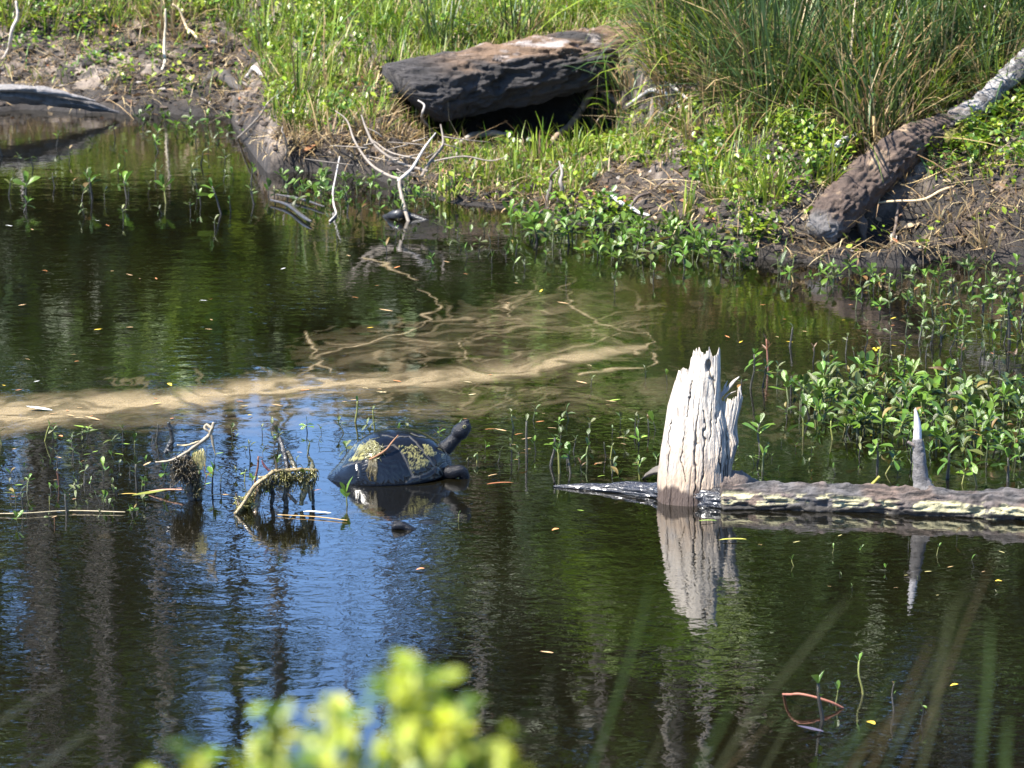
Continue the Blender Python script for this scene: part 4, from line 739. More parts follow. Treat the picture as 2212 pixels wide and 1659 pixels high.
def f(i):
    x0, y0 = random.uniform(640, 740), random.uniform(700, 780); y1 = y0 + random.uniform(80, 250); return [shell_pt(x0, y0, .004), shell_pt(x0 + random.uniform(-30, 20), (y0 + y1) / 2, .005), shell_pt(x0 + random.uniform(-50, 30), min(y1, 985), .003)]
strands(46, f, .0013, (.06, .045, .012), m_slime, 'trailing_strand', wd3)
# small turtle with only its head and the crest of its shell above the water
T2 = thing('small_turtle', 'small turtle head poking out of the water before the basking turtle', 'turtle', P(*tdp((1050, 1530))))
def s2(cx, cy, y=0.): return ((cx - 1050) * TK, y, (1530 - cy) * TK)
a = Acc(); a.tube([s2(1220, 1600, .01), s2(1140, 1545), s2(1080, 1508), s2(1020, 1488), s2(975, 1492), s2(940, 1515), s2(925, 1532)], [.012, .0105, .0105, .0115, .0105, .008, .003], 18, n=30, flat=.9)
a.tube([s2(1000, 1475), s2(960, 1458), s2(938, 1490)], [.006, .0065, .003], 10, n=8); blob_ell(a, s2(1220, 1650, .02), (.02, .015, .012), 10)
b2 = link('body', remeshed('small_body', a, m_skin, .0011, 4), T2)
a = Acc(); blob_ell(a, s2(1015, 1478, -.0095), (.0028, .0022, .0026), 12); link('eye', a.mesh('eye', m_eye), T2)
a = Acc(); blob_ell(a, s2(1345, 1595, .062), (.052, .04, .0155), 28); a.Cc = [np.full((a.n, 3), .008)]; link('carapace', a.mesh('small_shell', m_shell), T2)

# ------------------------------------------------------------------ leafy plants standing in the water
def leaf_mesh(name, shape, cup, bend, mat, nl=7):
    """one leaf, 1 long, folded along its midrib"""
    t = np.linspace(0, 1, nl); hw = np.interp(t, *shape); V, F = [], []
    for i in range(nl):
        z = -bend * t[i] ** 2; V += [(-hw[i], t[i], z + cup * hw[i]), (0, t[i], z), (hw[i], t[i], z + cup * hw[i])]
    for i in range(nl - 1):
        for j in (0, 1): F.append((3 * i + j, 3 * i + j + 1, 3 * i + j + 4, 3 * i + j + 3))
    return mesh(name, V, F, mat)
OBO = ([0, .12, .4, .68, .85, .96, 1], [.03, .05, .16, .225, .19, .09, .0]); LAN = ([0, .15, .45, .75, 1], [.03, .07, .14, .10, .0])
LEAF = {'g': [leaf_mesh('leaf', OBO, .35, .12, m_leaf), leaf_mesh('leaf', OBO, .5, .28, m_leaf), leaf_mesh('leaf', OBO, .2, -.05, m_leaf), leaf_mesh('leaf', LAN, .4, .2, m_leaf)],
        'd': [leaf_mesh('leaf', OBO, .4, .3, m_leaf_dark), leaf_mesh('leaf', LAN, .4, .4, m_leaf_dark)], 'r': [leaf_mesh('leaf', LAN, .4, .15, m_leaf_red)]}
m_leaf_old = M('yellowed_leaf', (.14, .10, .02), rough=.45, var=.4, vs=60, bump=.3, trans=.2, rnd=.4, hue=.04)
OLD = [leaf_mesh('leaf', OBO, .6, .5, m_leaf_old), leaf_mesh('leaf', LAN, .6, .6, m_leaf_old)]
ADJ = {'g': 'bright', 'd': 'dull olive', 'r': 'bronze'}
def stem_mesh(curve, c0, c1, r=.05):
    pth = spline([(0, 0, -.25), (curve * .25, 0, .15), (curve * .8, curve * .3, .6), (curve, 0, 1)], 9); V, F = tube(pth, np.linspace(r, r * .6, 9), 6)
    t = np.clip(np.append(np.repeat(np.linspace(0, 1, 9), 6), [0, 1]), 0, 1)[:, None]; return mesh('stem', V, tri_fix(F), m_stem, np.array(c0) * (1 - t) + np.array(c1) * t), pth[-1], pth[6]
STEMC = {'o': ((.02, .016, .01), (.10, .13, .03)), 'k': ((.012, .010, .008), (.03, .026, .014)), 'y': ((.12, .11, .02), (.17, .19, .04)), 'r': ((.05, .02, .012), (.20, .075, .035)), 'w': ((.03, .025, .016), (.05, .045, .03))}
STEMS = {k: [stem_mesh(cv, *v, r=rr) for cv, rr in ((.08, .05), (-.14, .06), (.22, .045), (-.05, .07))] for k, v in STEMC.items()}
def place_leaf(parent, lm, base, az, tilt, L, roll=0.):
    o = bpy.data.objects.new('leaf', lm); C.objects.link(o); o.parent = parent
    o.matrix_local = Matrix.Translation(base) @ Matrix.Rotation(az, 4, 'Z') @ Matrix.Rotation(tilt, 4, 'X') @ Matrix.Rotation(roll, 4, 'Y') @ Matrix.Diagonal((L, L, L, 1)); return o
NPL = 0
def water_plant(px, py, h, label, group=None, nl=6, leaf=34, kind='g', stem='o', lean=None, at=None, name='water_plant', lower=.35):
    """h and leaf in plan pixels at that spot; leaves stand in crossed pairs near the stem top"""
    global NPL; NPL += 1
    if '%s' in label: label = label % ADJ[kind]
    b = at if at is not None else P(px, py); u = mpx(b.y) * 1.03
    t = thing(name, label, 'water plant', b, group, rz=random.uniform(0, 6.28)); H = max(h * u, .006)
    lx = random.gauss(0, .16) if lean is None else lean; t.rotation_euler = (random.gauss(0, .1), lx, t.rotation_euler.z)
    sm, tip, mid = random.choice(STEMS[stem]); s = link('stem', sm, t); sw = min(1, .075 / max(H, .02)); s.scale = (H * max(sw, .5), H * max(sw, .5), H) if H > .06 else (H, H, H)
    tipv = Vector((tip[0] * s.scale[0], tip[1] * s.scale[1], H)); az = random.uniform(0, 3.14)
    for i in range(nl):
        f = i / max(nl - 1, 1); pair = i // 2; zf = 1 - lower * pair / max(1, (nl + 1) // 2 - 1) if nl > 2 else 1
        zf *= random.uniform(.96, 1.0)
        tilt = R(random.uniform(52, 80) if pair == 0 else random.uniform(15, 55)) - (.25 if pair > 1 else 0)
        if random.random() < .12: tilt = R(random.uniform(-45, 5))
        place_leaf(t, random.choice(OLD if random.random() < .035 else LEAF[kind]), tipv * zf, az + pair * 1.57 + (math.pi if i % 2 else 0) + random.gauss(0, .3), tilt, leaf * u * random.uniform(.7, 1.15) * (.75 if pair == 0 and nl > 4 else 1.0), random.gauss(0, .35))
    return t
# --- the dense patch behind the sunken log
G1 = 'dense leafy patch behind the sunken log'
PATCH = [(1690, 850), (1760, 815), (1880, 808), (1960, 815), (2060, 835), (2240, 850), (2240, 990), (2150, 985), (2050, 985), (1960, 962), (1870, 950), (1800, 930), (1720, 900)]
pts = []
tries = 0
while len(pts) < 175 and tries < 20000:
    tries += 1; c = np.array([[random.uniform(1680, 2240), random.uniform(805, 995)]])
    if poly_in(c, PATCH)[0] and all(((c[0][0] - b[0]) / 12) ** 2 + ((c[0][1] - b[1]) / 7.5) ** 2 > 1 for b in pts): pts.append(c[0])
for a in pts:
    water_plant(a[0], a[1], random.uniform(16, 46), '%s leafy water plant crowded into the dense patch behind the sunken log', G1, random.choice([5, 6, 7, 8, 8]), random.uniform(22, 42), random.choice('gggdd'), random.choice('ooky'))
# --- named individuals round the log and stump: px, py, height, leaves, leaf length, kind, stem, lean, label
IND = [(1641, 975, 58, 6, 42, 'g', 'w', -.05, 'tall broad-leaved water plant right beside the bleached stump'), (1646, 1020, 40, 5, 28, 'g', 'o', .1, 'short bright plant between the stump and the log'), (1659, 800, 66, 4, 24, 'r', 'r', -.1, 'tall plant with bare red stem behind the stump'),
       (1622, 840, 78, 7, 26, 'g', 'w', 0, 'bushy green plant clump rising behind the stump'), (1648, 838, 50, 7, 28, 'g', 'k', .1, 'leafy plant under the bare red stem behind the stump'), (1600, 850, 30, 5, 18, 'd', 'k', 0, 'small dull plant touching the back of the stump'), (1678, 832, 40, 6, 22, 'd', 'o', 0, 'dull green plant at the foot of the bare red stem'),
       (1735, 942, 42, 4, 38, 'g', 'y', 0, 'lone plant with three upright leaves in open water behind the log'), (1799, 950, 40, 6, 30, 'g', 'y', 0, 'yellow-stemmed plant at the front corner of the dense patch'), (1826, 948, 34, 5, 28, 'g', 'o', .1, 'plant with one pale folded leaf at the front of the patch'), (1856, 985, 30, 6, 26, 'd', 'k', 0, 'dark squat plant standing between the log and the patch'),
       (1895, 1020, 62, 9, 34, 'g', 'k', -.05, 'biggest bushy plant close behind the sunken log'), (1912, 1024, 44, 5, 30, 'g', 'y', .25, 'plant with thick yellow stem leaning right behind the log'), (1940, 1018, 20, 4, 22, 'd', 'o', 0, 'small dark plant left of the stub branch'), (1700, 908, 26, 5, 22, 'g', 'k', .2, 'small dark-stemmed plant left of the dense patch'),
       (2047, 1034, 56, 8, 36, 'g', 'k', 0, 'dark-stemmed leafy plant just right of the stub branch'), (2077, 1046, 34, 6, 28, 'g', 'y', .1, 'bright low plant touching the log right of the stub branch'), (2111, 1050, 54, 5, 42, 'g', 'o', .05, 'plant with long spreading leaves against the log'), (2130, 1000, 44, 6, 34, 'g', 'o', 0, 'leafy plant between the patch and the long-leaved plant'),
       (2177, 1040, 50, 6, 34, 'g', 'k', .15, 'tall plant near the right end of the log'), (2195, 990, 44, 7, 30, 'g', 'o', 0, 'bright plant at the right front of the dense patch'), (2205, 1012, 30, 5, 28, 'g', 'o', 0, 'low plant beside the right front of the dense patch'), (2010, 1000, 34, 6, 28, 'g', 'o', 0, 'leafy plant right behind the stub branch'), (1970, 1000, 30, 5, 26, 'd', 'k', 0, 'dull plant left behind the stub branch'),
       # between turtle and stump
       (1106, 996, 40, 2, 14, 'd', 'k', 0, 'dark club-shaped sprout nearest the turtle among the shoots'), (1138, 986, 76, 2, 16, 'd', 'w', -.06, 'tall forked bare twig sprout between turtle and stump'), (1122, 1001, 24, 6, 24, 'd', 'k', .1, 'low dark leafy plant at the foot of the forked sprout'), (1157, 977, 24, 4, 16, 'g', 'k', 0, 'small plant right of the forked sprout'), (1189, 1006, 60, 7, 22, 'g', 'k', .05, 'tallest leafy sprout between turtle and stump'),
       (1209, 1023, 52, 5, 26, 'g', 'y', 0, 'yellow-stemmed sprout in the row between turtle and stump'), (1232, 1023, 46, 5, 30, 'g', 'w', -.05, 'sprout with one large pale leaf between turtle and stump'), (1268, 1004, 38, 4, 20, 'g', 'o', 0, 'slim curved sprout beyond the wet log tip'), (1309, 988, 34, 1, 8, 'd', 'k', 0, 'bare brown peg standing in the water left of the stump'), (1319, 992, 30, 5, 16, 'd', 'y', .15, 'thin yellow sprout beside the bare brown peg'),
       (1322, 1028, 26, 5, 24, 'd', 'k', 0, 'dull plant with shiny round leaf behind the wet log'), (1338, 1040, 12, 4, 28, 'g', 'y', 0, 'pair of wide pale leaves just behind the wet log'), (1382, 1036, 40, 5, 24, 'g', 'y', 0, 'round-leaved plant against the left side of the stump'), (1340, 916, 14, 4, 16, 'd', 'k', 0, 'small dark plant in open water left of the stump top'), (1372, 924, 20, 3, 18, 'd', 'k', 0, 'small forked plant left of the stump'),
       (1402, 934, 30, 3, 16, 'r', 'w', 0, 'pale dead sprout next to the stump'), (1416, 930, 20, 3, 24, 'g', 'k', 0, 'two-leaved green plant touching the stump'), (1322, 939, 14, 3, 10, 'd', 'k', 0, 'tiny dark sprout in open water'), (1370, 951, 18, 2, 8, 'd', 'k', 0, 'thin black stub near the stump'), (1256, 1022, 20, 3, 14, 'r', 'k', 0, 'stubby brown sprout right of the large pale leaf'), (1418, 1003, 14, 3, 20, 'g', 'o', 0, 'small leaf pair at the foot of the stump'),
       (1395, 815, 16, 4, 14, 'd', 'k', 0, 'dark little sprout by the end of the scum'), (1441, 830, 20, 2, 16, 'g', 'k', 0, 'single green leaf sprout beyond the stump'), (1277, 832, 14, 4, 14, 'd', 'w', 0, 'pale ragged sprout on the edge of the scum'),
       # round the turtle
       (767, 912, 46, 3, 13, 'g', 'y', 0, 'thin green seedling standing on the edge of the scum'), (810, 928, 44, 2, 12, 'd', 'y', 0, 'thin dark-tipped seedling behind the turtle'), (749, 984, 22, 6, 22, 'd', 'o', 0, 'leafy sprig right behind the shell of the turtle'), (750, 1092, 26, 4, 34, 'g', 'y', 0, 'bright two-leaved plant in front of the turtle tail'),
       (1010, 1018, 34, 3, 10, 'd', 'k', .2, 'dark crooked sprout just before the turtle head'), (1030, 1000, 22, 3, 12, 'd', 'y', 0, 'thin sprout under the chin of the turtle'), (1048, 975, 14, 3, 12, 'g', 'k', -.3, 'small green-tipped sprout beyond the turtle head'), (1075, 1000, 24, 3, 14, 'd', 'k', 0, 'little dark sprout in front of the turtle'), (990, 1126, 16, 2, 10, 'g', 'y', 0, 'tiny yellow-green sprout on the reflection of the turtle'),
       # left water
       (4, 960, 40, 5, 24, 'g', 'y', 0, 'bright sprout at the edge of the scum beyond the stubs'), (97, 953, 34, 2, 18, 'g', 'y', -.35, 'leaning bright green shoot on the scum edge'), (177, 953, 22, 6, 16, 'd', 'k', 0, 'dark rosette beside the red leaf'), (265, 955, 30, 5, 20, 'd', 'k', 0, 'upright dull rosette on the scum edge'), (290, 967, 16, 3, 18, 'g', 'y', 0, 'low pair of bright leaves by the upright rosette'),
       (337, 954, 38, 0, 8, 'd', 'w', 0, 'thin bare brown stick sprout beyond the root tangle'), (327, 963, 20, 0, 8, 'd', 'k', -.2, 'short bare black stick sprout'), (183, 1008, 14, 3, 10, 'd', 'k', 0, 'low black sprout in open rippled water'), (128, 1052, 36, 2, 10, 'd', 'r', 0, 'black bulb sprout with orange tip'), (125, 1070, 14, 2, 16, 'g', 'k', 0, 'bright pair of leaves under the black bulb sprout'),
       (35, 1086, 28, 6, 24, 'd', 'o', 0, 'ragged drooping plant near the pale stalk'), (50, 1102, 40, 3, 20, 'd', 'w', 0, 'wilted pale stalk at the left of the stubs'), (58, 1110, 24, 0, 8, 'd', 'w', 0, 'dead pointed stub on the floating straw'), (144, 1108, 40, 3, 14, 'd', 'w', 0, 'pale broken stalk with leafy top in open water'), (297, 1055, 56, 4, 20, 'd', 'w', .06, 'tall peeling stalk left of the root tangle'),
       (312, 1060, 24, 5, 16, 'g', 'k', 0, 'small leafy shoot at the foot of the peeling stalk'), (352, 1051, 36, 5, 28, 'g', 'k', 0, 'plant with one blade-like leaf left of the root tangle'), (217, 1087, 22, 3, 16, 'd', 'k', -.3, 'black crooked sprout beside the long floating leaf'), (40, 1134, 18, 5, 20, 'g', 'o', 0, 'leafy plant in the foreground ripples'), (107, 1090, 18, 3, 10, 'd', 'y', 0, 'small olive sprout near the pale broken stalk'),
       (118, 1134, 14, 1, 8, 'd', 'r', 0, 'tiny red sprout in the foreground ripples'), (107, 1124, 12, 3, 10, 'd', 'k', 0, 'tiny black sprout in the foreground ripples'), (458, 1062, 46, 7, 26, 'g', 'k', 0, 'leafy plant on the right side of the hairy root tangle'), (430, 1066, 40, 4, 22, 'g', 'o', 0, 'slim plant rising through the hairy root tangle'), (476, 1058, 30, 3, 16, 'd', 'k', 0, 'thin shoot beside the leafy plant by the tangle'),
       (550, 1040, 54, 5, 16, 'r', 'r', 0, 'red-stemmed sprout between the two root tangles'), (512, 1030, 12, 3, 14, 'd', 'o', 0, 'tiny dull sprout between the tangles'), (528, 1040, 20, 2, 10, 'g', 'y', 0, 'thin yellow shoot between the tangles'), (590, 920, 22, 3, 14, 'd', 'k', 0, 'dark sprout beyond the root tangles'), (446, 1030, 26, 0, 8, 'd', 'r', 0, 'short bare red peg between the tangles'),
       # inlet
       (55, 436, 40, 5, 33, 'g', 'k', 0, 'plant with two white shining leaves in the inlet'), (200, 430, 46, 8, 31, 'g', 'k', 0, 'many-leaved plant in the inlet'), (274, 430, 38, 7, 33, 'g', 'w', 0, 'broad pale-leaved plant in the inlet'), (320, 420, 28, 3, 13, 'd', 'k', .3, 'bare black sprout in the inlet'), (358, 440, 40, 6, 31, 'g', 'y', 0, 'spreading plant with yellow stem in the inlet'), (478, 462, 60, 7, 36, 'g', 'k', .05, 'upright fresh green plant in the inlet'),
       (595, 440, 30, 6, 20, 'd', 'k', 0, 'dull plant at the dark floating branch'), (580, 425, 20, 4, 22, 'g', 'k', 0, 'round-leaved plant at the tip of the dark branch'), (2180, 742, 88, 9, 30, 'g', 'k', 0, 'tall leafy plant standing behind the right of the patch'), (2205, 700, 70, 7, 30, 'g', 'k', 0, 'tall plant with a white shining leaf behind the patch'), (2080, 720, 40, 8, 22, 'g', 'o', .2, 'sprawling plant alone behind the dense patch')]
for px, py, h, nl, lf, kd, stm, le, lab in IND: water_plant(px, py, h, lab, None, nl, lf, kd, stm, le)
# the plant with yellow flowers
fl = water_plant(1888, 850, 100, 'tall plant with yellow flower heads at the back of the dense patch', None, 7, 26, 'g', 'y', 0, lower=.6)
m_flower = M('yellow_petal', (.75, .55, .02), rough=.5, var=.2, bump=0)
for dx, dz in ((-.004, .1235), (.008, .121), (.002, .117)):
    a = Acc(); blob_ell(a, (dx, 0, dz), (.0042, .0042, .003), 8); link('flower', a.mesh('flower', m_flower), fl)
# --- sets that only their place tells apart
def scatter(poly, n, sep, hr, lr, nlr, kinds, stems, label, group, asp=.6, name='water_plant'):
    poly = np.asarray(poly, float); got = []; lo, hi = poly.min(0), poly.max(0); tr_ = 0
    while len(got) < n and tr_ < 20000:
        tr_ += 1; c = np.array([[random.uniform(lo[0], hi[0]), random.uniform(lo[1], hi[1])]])
        if poly_in(c, poly)[0] and all(((c[0][0] - b[0]) / sep) ** 2 + ((c[0][1] - b[1]) / (sep * asp)) ** 2 > 1 for b in got): got.append(c[0])
    for a in got: water_plant(a[0], a[1], random.uniform(*hr), label, group, random.randint(*nlr), random.uniform(*lr), random.choice(kinds), random.choice(stems), name=name)
scatter([(1090, 480), (1250, 478), (1450, 500), (1600, 530), (1640, 570), (1560, 590), (1300, 570), (1120, 520)], 120, 12, (16, 40), (22, 34), (5, 8), 'gggd', 'ook', '%s leafy water plant in the green belt at the foot of the far bank', 'green belt of plants along the foot of the far bank', name='shore_plant')
scatter([(1640, 575), (1900, 590), (2230, 590), (2230, 640), (2000, 640), (1800, 625), (1660, 605)], 55, 15, (14, 32), (17, 28), (4, 7), 'ggd', 'ook', 'small %s leafy plant in the shallows below the burrowed right bank', 'small plants in the shallows below the right bank', name='shore_plant')
scatter([(2010, 680), (2230, 660), (2230, 760), (2100, 740), (2020, 715)], 12, 24, (20, 40), (18, 28), (5, 8), 'ggd', 'ok', '%s leafy plant in the loose group behind the dense patch', 'loose group of plants behind the dense patch')
scatter([(1700, 745), (1960, 730), (2200, 770), (2200, 810), (1900, 800), (1720, 790)], 22, 26, (16, 42), (12, 22), (2, 6), 'ddgr', 'kkw', 'thin dark stem sprouting on the back fringe of the dense patch', 'thin stems behind the dense patch', name='sprout')
scatter([(600, 385), (760, 385), (900, 420), (960, 450), (900, 480), (640, 455)], 60, 14, (10, 30), (16, 24), (4, 7), 'gdg', 'ok', 'small %s weed in the wet edge below the mound', 'small weeds in the wet edge below the mound', name='weed')
scatter([(280, 215), (560, 240), (560, 300), (300, 300)], 40, 20, (6, 18), (14, 20), (3, 6), 'ggd', 'ok', 'tiny %s weed at the mud end of the inlet', 'tiny weeds at the mud end of the inlet', name='weed')
scatter([(0, 300), (540, 300), (560, 480), (0, 420)], 10, 60, (8, 24), (8, 14), (1, 4), 'ddg', 'k', 'tiny dark sprout scattered over the inlet water', 'tiny sprouts in the inlet', name='sprout')
scatter([(930, 480), (1100, 500), (1150, 600), (1000, 560)], 16, 22, (8, 24), (14, 20), (1, 5), 'gd', 'k', 'small single sprout in open water off the green belt', 'single sprouts off the green belt', name='sprout')
scatter([(300, 955), (720, 930), (720, 1000), (480, 1010), (350, 1000)], 22, 30, (6, 20), (8, 14), (1, 4), 'd', 'k', 'tiny black sprout in the water beyond the root tangles', 'tiny sprouts beyond the root tangles', name='sprout')
scatter([(1440, 960), (1900, 960), (1900, 1040), (1660, 1040)], 18, 30, (5, 14), (8, 14), (1, 4), 'dg', 'k', 'tiny sprout in the water gap behind the log', 'tiny sprouts behind the log', name='sprout')
scatter([(0, 985), (300, 985), (300, 1120), (0, 1120)], 26, 22, (6, 22), (8, 16), (1, 4), 'dg', 'k', 'tiny black stub in the rippled water left of the tangles', 'tiny stubs left of the tangles', name='sprout')
scatter([(1620, 1140), (2200, 1150), (2200, 1300), (1750, 1280)], 12, 60, (6, 18), (8, 14), (1, 3), 'gd', 'kyr', 'lone tiny sprout in the dark water in front of the log', 'tiny sprouts in front of the log', name='sprout')

scatter([(0, 935), (340, 940), (700, 925), (1400, 880), (1400, 1000), (1050, 1000), (1000, 960), (700, 1000), (480, 1000), (300, 1120), (0, 1120)], 44, 30, (14, 34), (12, 22), (3, 6), 'ddg', 'kko', 'dark leafy sprig in the scattered row between scum and root tangles', 'scattered dark sprigs across the middle water', name='sprout')
scatter([(620, 500), (1000, 490), (1150, 560), (1500, 600), (1400, 640), (1000, 590), (640, 540)], 16, 34, (8, 24), (12, 20), (2, 5), 'gd', 'k', 'small sprig in the dim water below the flat', 'small sprigs below the flat', name='sprout')

scatter([(0, 290), (540, 300), (570, 470), (480, 500), (0, 460)], 34, 34, (12, 34), (13, 22), (3, 6), 'ddg', 'kk', 'small dark sprig standing in the inlet water', 'dark sprigs in the inlet', name='sprout')
scatter([(1800, 640), (2230, 630), (2230, 800), (2060, 770), (1900, 700)], 40, 24, (16, 36), (16, 26), (4, 7), 'gdd', 'kko', '%s small leafy plant between the dense patch and the right bank', 'plants between the patch and the right bank', name='shore_plant')

# ------------------------------------------------------------------ dead branches, sticks and twigs
def stick(name, label, pts, rad, col, cat='stick', mat=None, group=None, **k):
    pts = [Vector(v) for v in spline(np.array([tuple(v) for v in pts]), 2 * len(pts))] if len(pts) > 2 and name == 'stick' else pts
    if name == 'stick': pts = [v + Vector((random.gauss(0, .006), 0, random.gauss(0, .004))) for v in pts]; rad = list(np.array(rad) * .8)
    a = Acc(); a.tube(pts, rad, k.pop('sides', 8), col, n=k.pop('n', 5 * len(pts)), **{**dict(rough=.3, nsc=40), **k})
    return tag(link(name, a.mesh(name, mat or m_twig)), label, cat, group)
GT, BT, WT = (.20, .165, .13), (.14, .10, .07), (.33, .30, .27)
BR = thing('dead_branch', 'forked pale dead branch standing at the wet edge below the mound', 'branch', P(882, 478))
def bp(px, py, dy=0.): return PY(px, py, BR.location.y + dy) - BR.location
for nm, pts, rad, col in (('main_stem', [(880, 482, 0), (874, 440, .05), (864, 405, .1), (862, 388, .14)], [.011, .011, .011, .010], GT), ('fork', [(864, 392, .13), (890, 362, .2), (915, 325, .28), (938, 290, .34)], [.011, .0095, .007, .004], WT), ('fork', [(868, 390, .13), (838, 378, .2), (805, 350, .26), (770, 310, .32), (745, 262, .38), (728, 240, .4)], [.009, .0085, .008, .0065, .005, .003], GT),
                          ('fork', [(910, 380, .2), (935, 350, .3), (962, 315, .36), (952, 270, .42)], [.009, .009, .008, .004], GT), ('fork', [(920, 372, .22), (860, 350, .32), (815, 318, .4), (790, 280, .45), (780, 250, .5)], [.008, .0085, .0085, .007, .005], GT), ('twiglet', [(935, 348, .3), (1000, 340, .3), (1060, 345, .3), (1100, 340, .3)], [.005, .0045, .004, .002], GT), ('twiglet', [(905, 345, .25), (850, 325, .3), (800, 300, .35)], [.005, .005, .003], GT)):
    a = Acc(); a.tube([bp(x + random.gauss(0, 3), y + random.gauss(0, 2), d) for x, y, d in pts], np.array(rad) * .62, 8, np.array(col) * .9, n=30, rough=.4, nsc=60); link(nm, a.mesh(nm, m_twig), BR)
for i in range(20):
    x, y, d = random.uniform(760, 960), random.uniform(290, 375), random.uniform(.15, .45); a = Acc(); dx, dy = random.gauss(0, 45), random.uniform(-40, 22)
    a.tube([bp(x, y, d), bp(x + dx * .5 + random.gauss(0, 6), y + dy * .5, d), bp(x + dx, y + dy, d + .03)], [.0028, .0022, .001], 5, np.array(GT) * random.uniform(.6, 1.2), n=9); link('twiglet', a.mesh('twiglet', m_twig), BR)
g = ground_at
UPZ = Vector((0, 0, 1))
stick('stick', 'thin speckled twig standing in the water left of the forked branch', [P(717, 480), PY(722, 430, 11.75), PY(735, 340, 11.9)], [.004, .0045, .003], (.32, .29, .26))
stick('stick', 'pale peg on the front of the mound', [g(618, 350), PY(612, 300, 12.4), PY(607, 276, 12.4)], [.004, .004, .003], GT)
stick('stick', 'long straw stick slanting from the mound into the inlet', [P(515, 300), g(575, 262) + UPZ * .05, g(640, 205) + UPZ * .06], [.005, .005, .003], GT)
stick('stick', 'dead stick against the left end of the big log', [g(935, 300), PY(918, 250, 12.8), PY(908, 215, 12.8)], [.006, .006, .004], WT)
stick('stick', 'crooked grey root lying on the mud before the hollow', [g(985, 322) + UPZ * .01, g(1030, 308) + UPZ * .025, g(1080, 300) + UPZ * .02, g(1105, 302) + UPZ * .01], [.012, .016, .014, .006], (.34, .3, .25))
stick('stick', 'curved brown root at the right side of the hollow', [g(1190, 320) + UPZ * .02, g(1240, 290) + UPZ * .05, g(1290, 250) + UPZ * .10, g(1340, 255) + UPZ * .05], [.014, .018, .018, .012], (.22, .16, .11))
stick('stick', 'white stick leaning on the green slope above the flat', [g(1350, 262) + UPZ * .04, g(1420, 235) + UPZ * .06, g(1468, 250) + UPZ * .02], [.008, .011, .006], WT)
stick('stick', 'bleached stick slanting down the green slope', [g(1445, 215) + UPZ * .05, g(1500, 258) + UPZ * .03, g(1525, 285)], [.009, .008, .004], WT)
stick('stick', 'white bone-like stick lying above the leafy shore plants', [g(1318, 440) + UPZ * .03, g(1355, 466) + UPZ * .03, g(1402, 488) + UPZ * .03], [.010, .009, .005], (.45, .43, .40))
stick('stick', 'grey upright snag on the low flat', [g(1215, 440), PY(1214, 400, 11.6), PY(1207, 345, 11.65)], [.012, .010, .004], (.17, .145, .125))
stick('stick', 'dark slanting root beside the grey upright snag', [g(1180, 455), g(1190, 430) + UPZ * .05, PY(1210, 360, 11.7)], [.008, .008, .004], (.07, .055, .045))
stick('stick', 'grey stick lying on the slope left of the leaning trunk', [g(1790, 345) + UPZ * .02, g(1820, 328) + UPZ * .03, g(1850, 312) + UPZ * .03], [.013, .015, .014], (.36, .34, .32))
stick('stick', 'thin dry cane slanting across the right bank below the trunk', [g(1880, 470) + UPZ * .03, PY(2000, 425, 11.0), PY(2120, 378, 11.1), PY(2230, 330, 11.2)], [.004, .0055, .006, .006], (.38, .28, .16))
stick('stick', 'short dark stick on the slope above the shore plants', [g(1340, 480) + UPZ * .02, g(1390, 440) + UPZ * .03, g(1450, 395) + UPZ * .02], [.006, .007, .005], (.12, .09, .075))
stick('stick', 'white dead stem standing up in the bright grass behind the log', [g(1145, 70), PY(1150, 30, 14.0), PY(1178, -25, 14.0)], [.008, .008, .006], WT)
stick('stick', 'pale leaning stem in the thicket above the leaning trunk', [g(2010, 200), PY(2060, 120, 11.9), PY(2130, 10, 11.9)], [.006, .006, .004], (.5, .42, .34))
stick('stick', 'white bare stem rising from the thicket', [g(2130, 140), PY(2115, 90, 12.), PY(2090, 30, 12.)], [.006, .006, .004], WT)
stick('stick', 'pale cane stuck in the mud slope of the inlet', [g(350, 150), PY(356, 100, 14.3), PY(358, 20, 14.3)], [.008, .008, .005], (.42, .35, .25))
stick('stick', 'leaning pale root at the far end of the inlet mud', [g(8, 130), PY(25, 80, 14.3), PY(35, 0, 14.3)], [.012, .010, .006], (.36, .31, .26))
stick('stick', 'thin twig sticking out of the crest straw clump', [g(420, 90), PY(400, 50, 14.6), PY(372, 5, 14.6)], [.008, .007, .005], (.40, .3, .18))
stick('stick', 'pale stone-like wood lump on the mound edge of the inlet', [g(535, 165), g(552, 158) + UPZ * .02, g(570, 168)], [.010, .016, .006], (.34, .31, .28))
DB = thing('floating_branch', 'dark wet branch floating at the weeds below the mound', 'branch', P(640, 462))
for pts, rr in (([(585, 432), (620, 442), (655, 468), (672, 478)], [.004, .006, .007, .004]), ([(598, 420), (650, 430), (700, 446)], [.003, .005, .003])):
    a = Acc(); a.tube([P(x, y, .012) - DB.location for x, y in pts], rr, 8, (.05, .042, .035), n=20, rough=.2, nsc=40); link('limb', a.mesh('limb', m_slime), DB)
stick('wet_root', 'black wet snag at the foot of the forked branch', [P(830, 470, -.005), P(858, 462, .02), P(880, 465, .01), P(925, 478, -.005)], [.01, .016, .014, .006], (.02, .017, .014), 'root', m_slime)

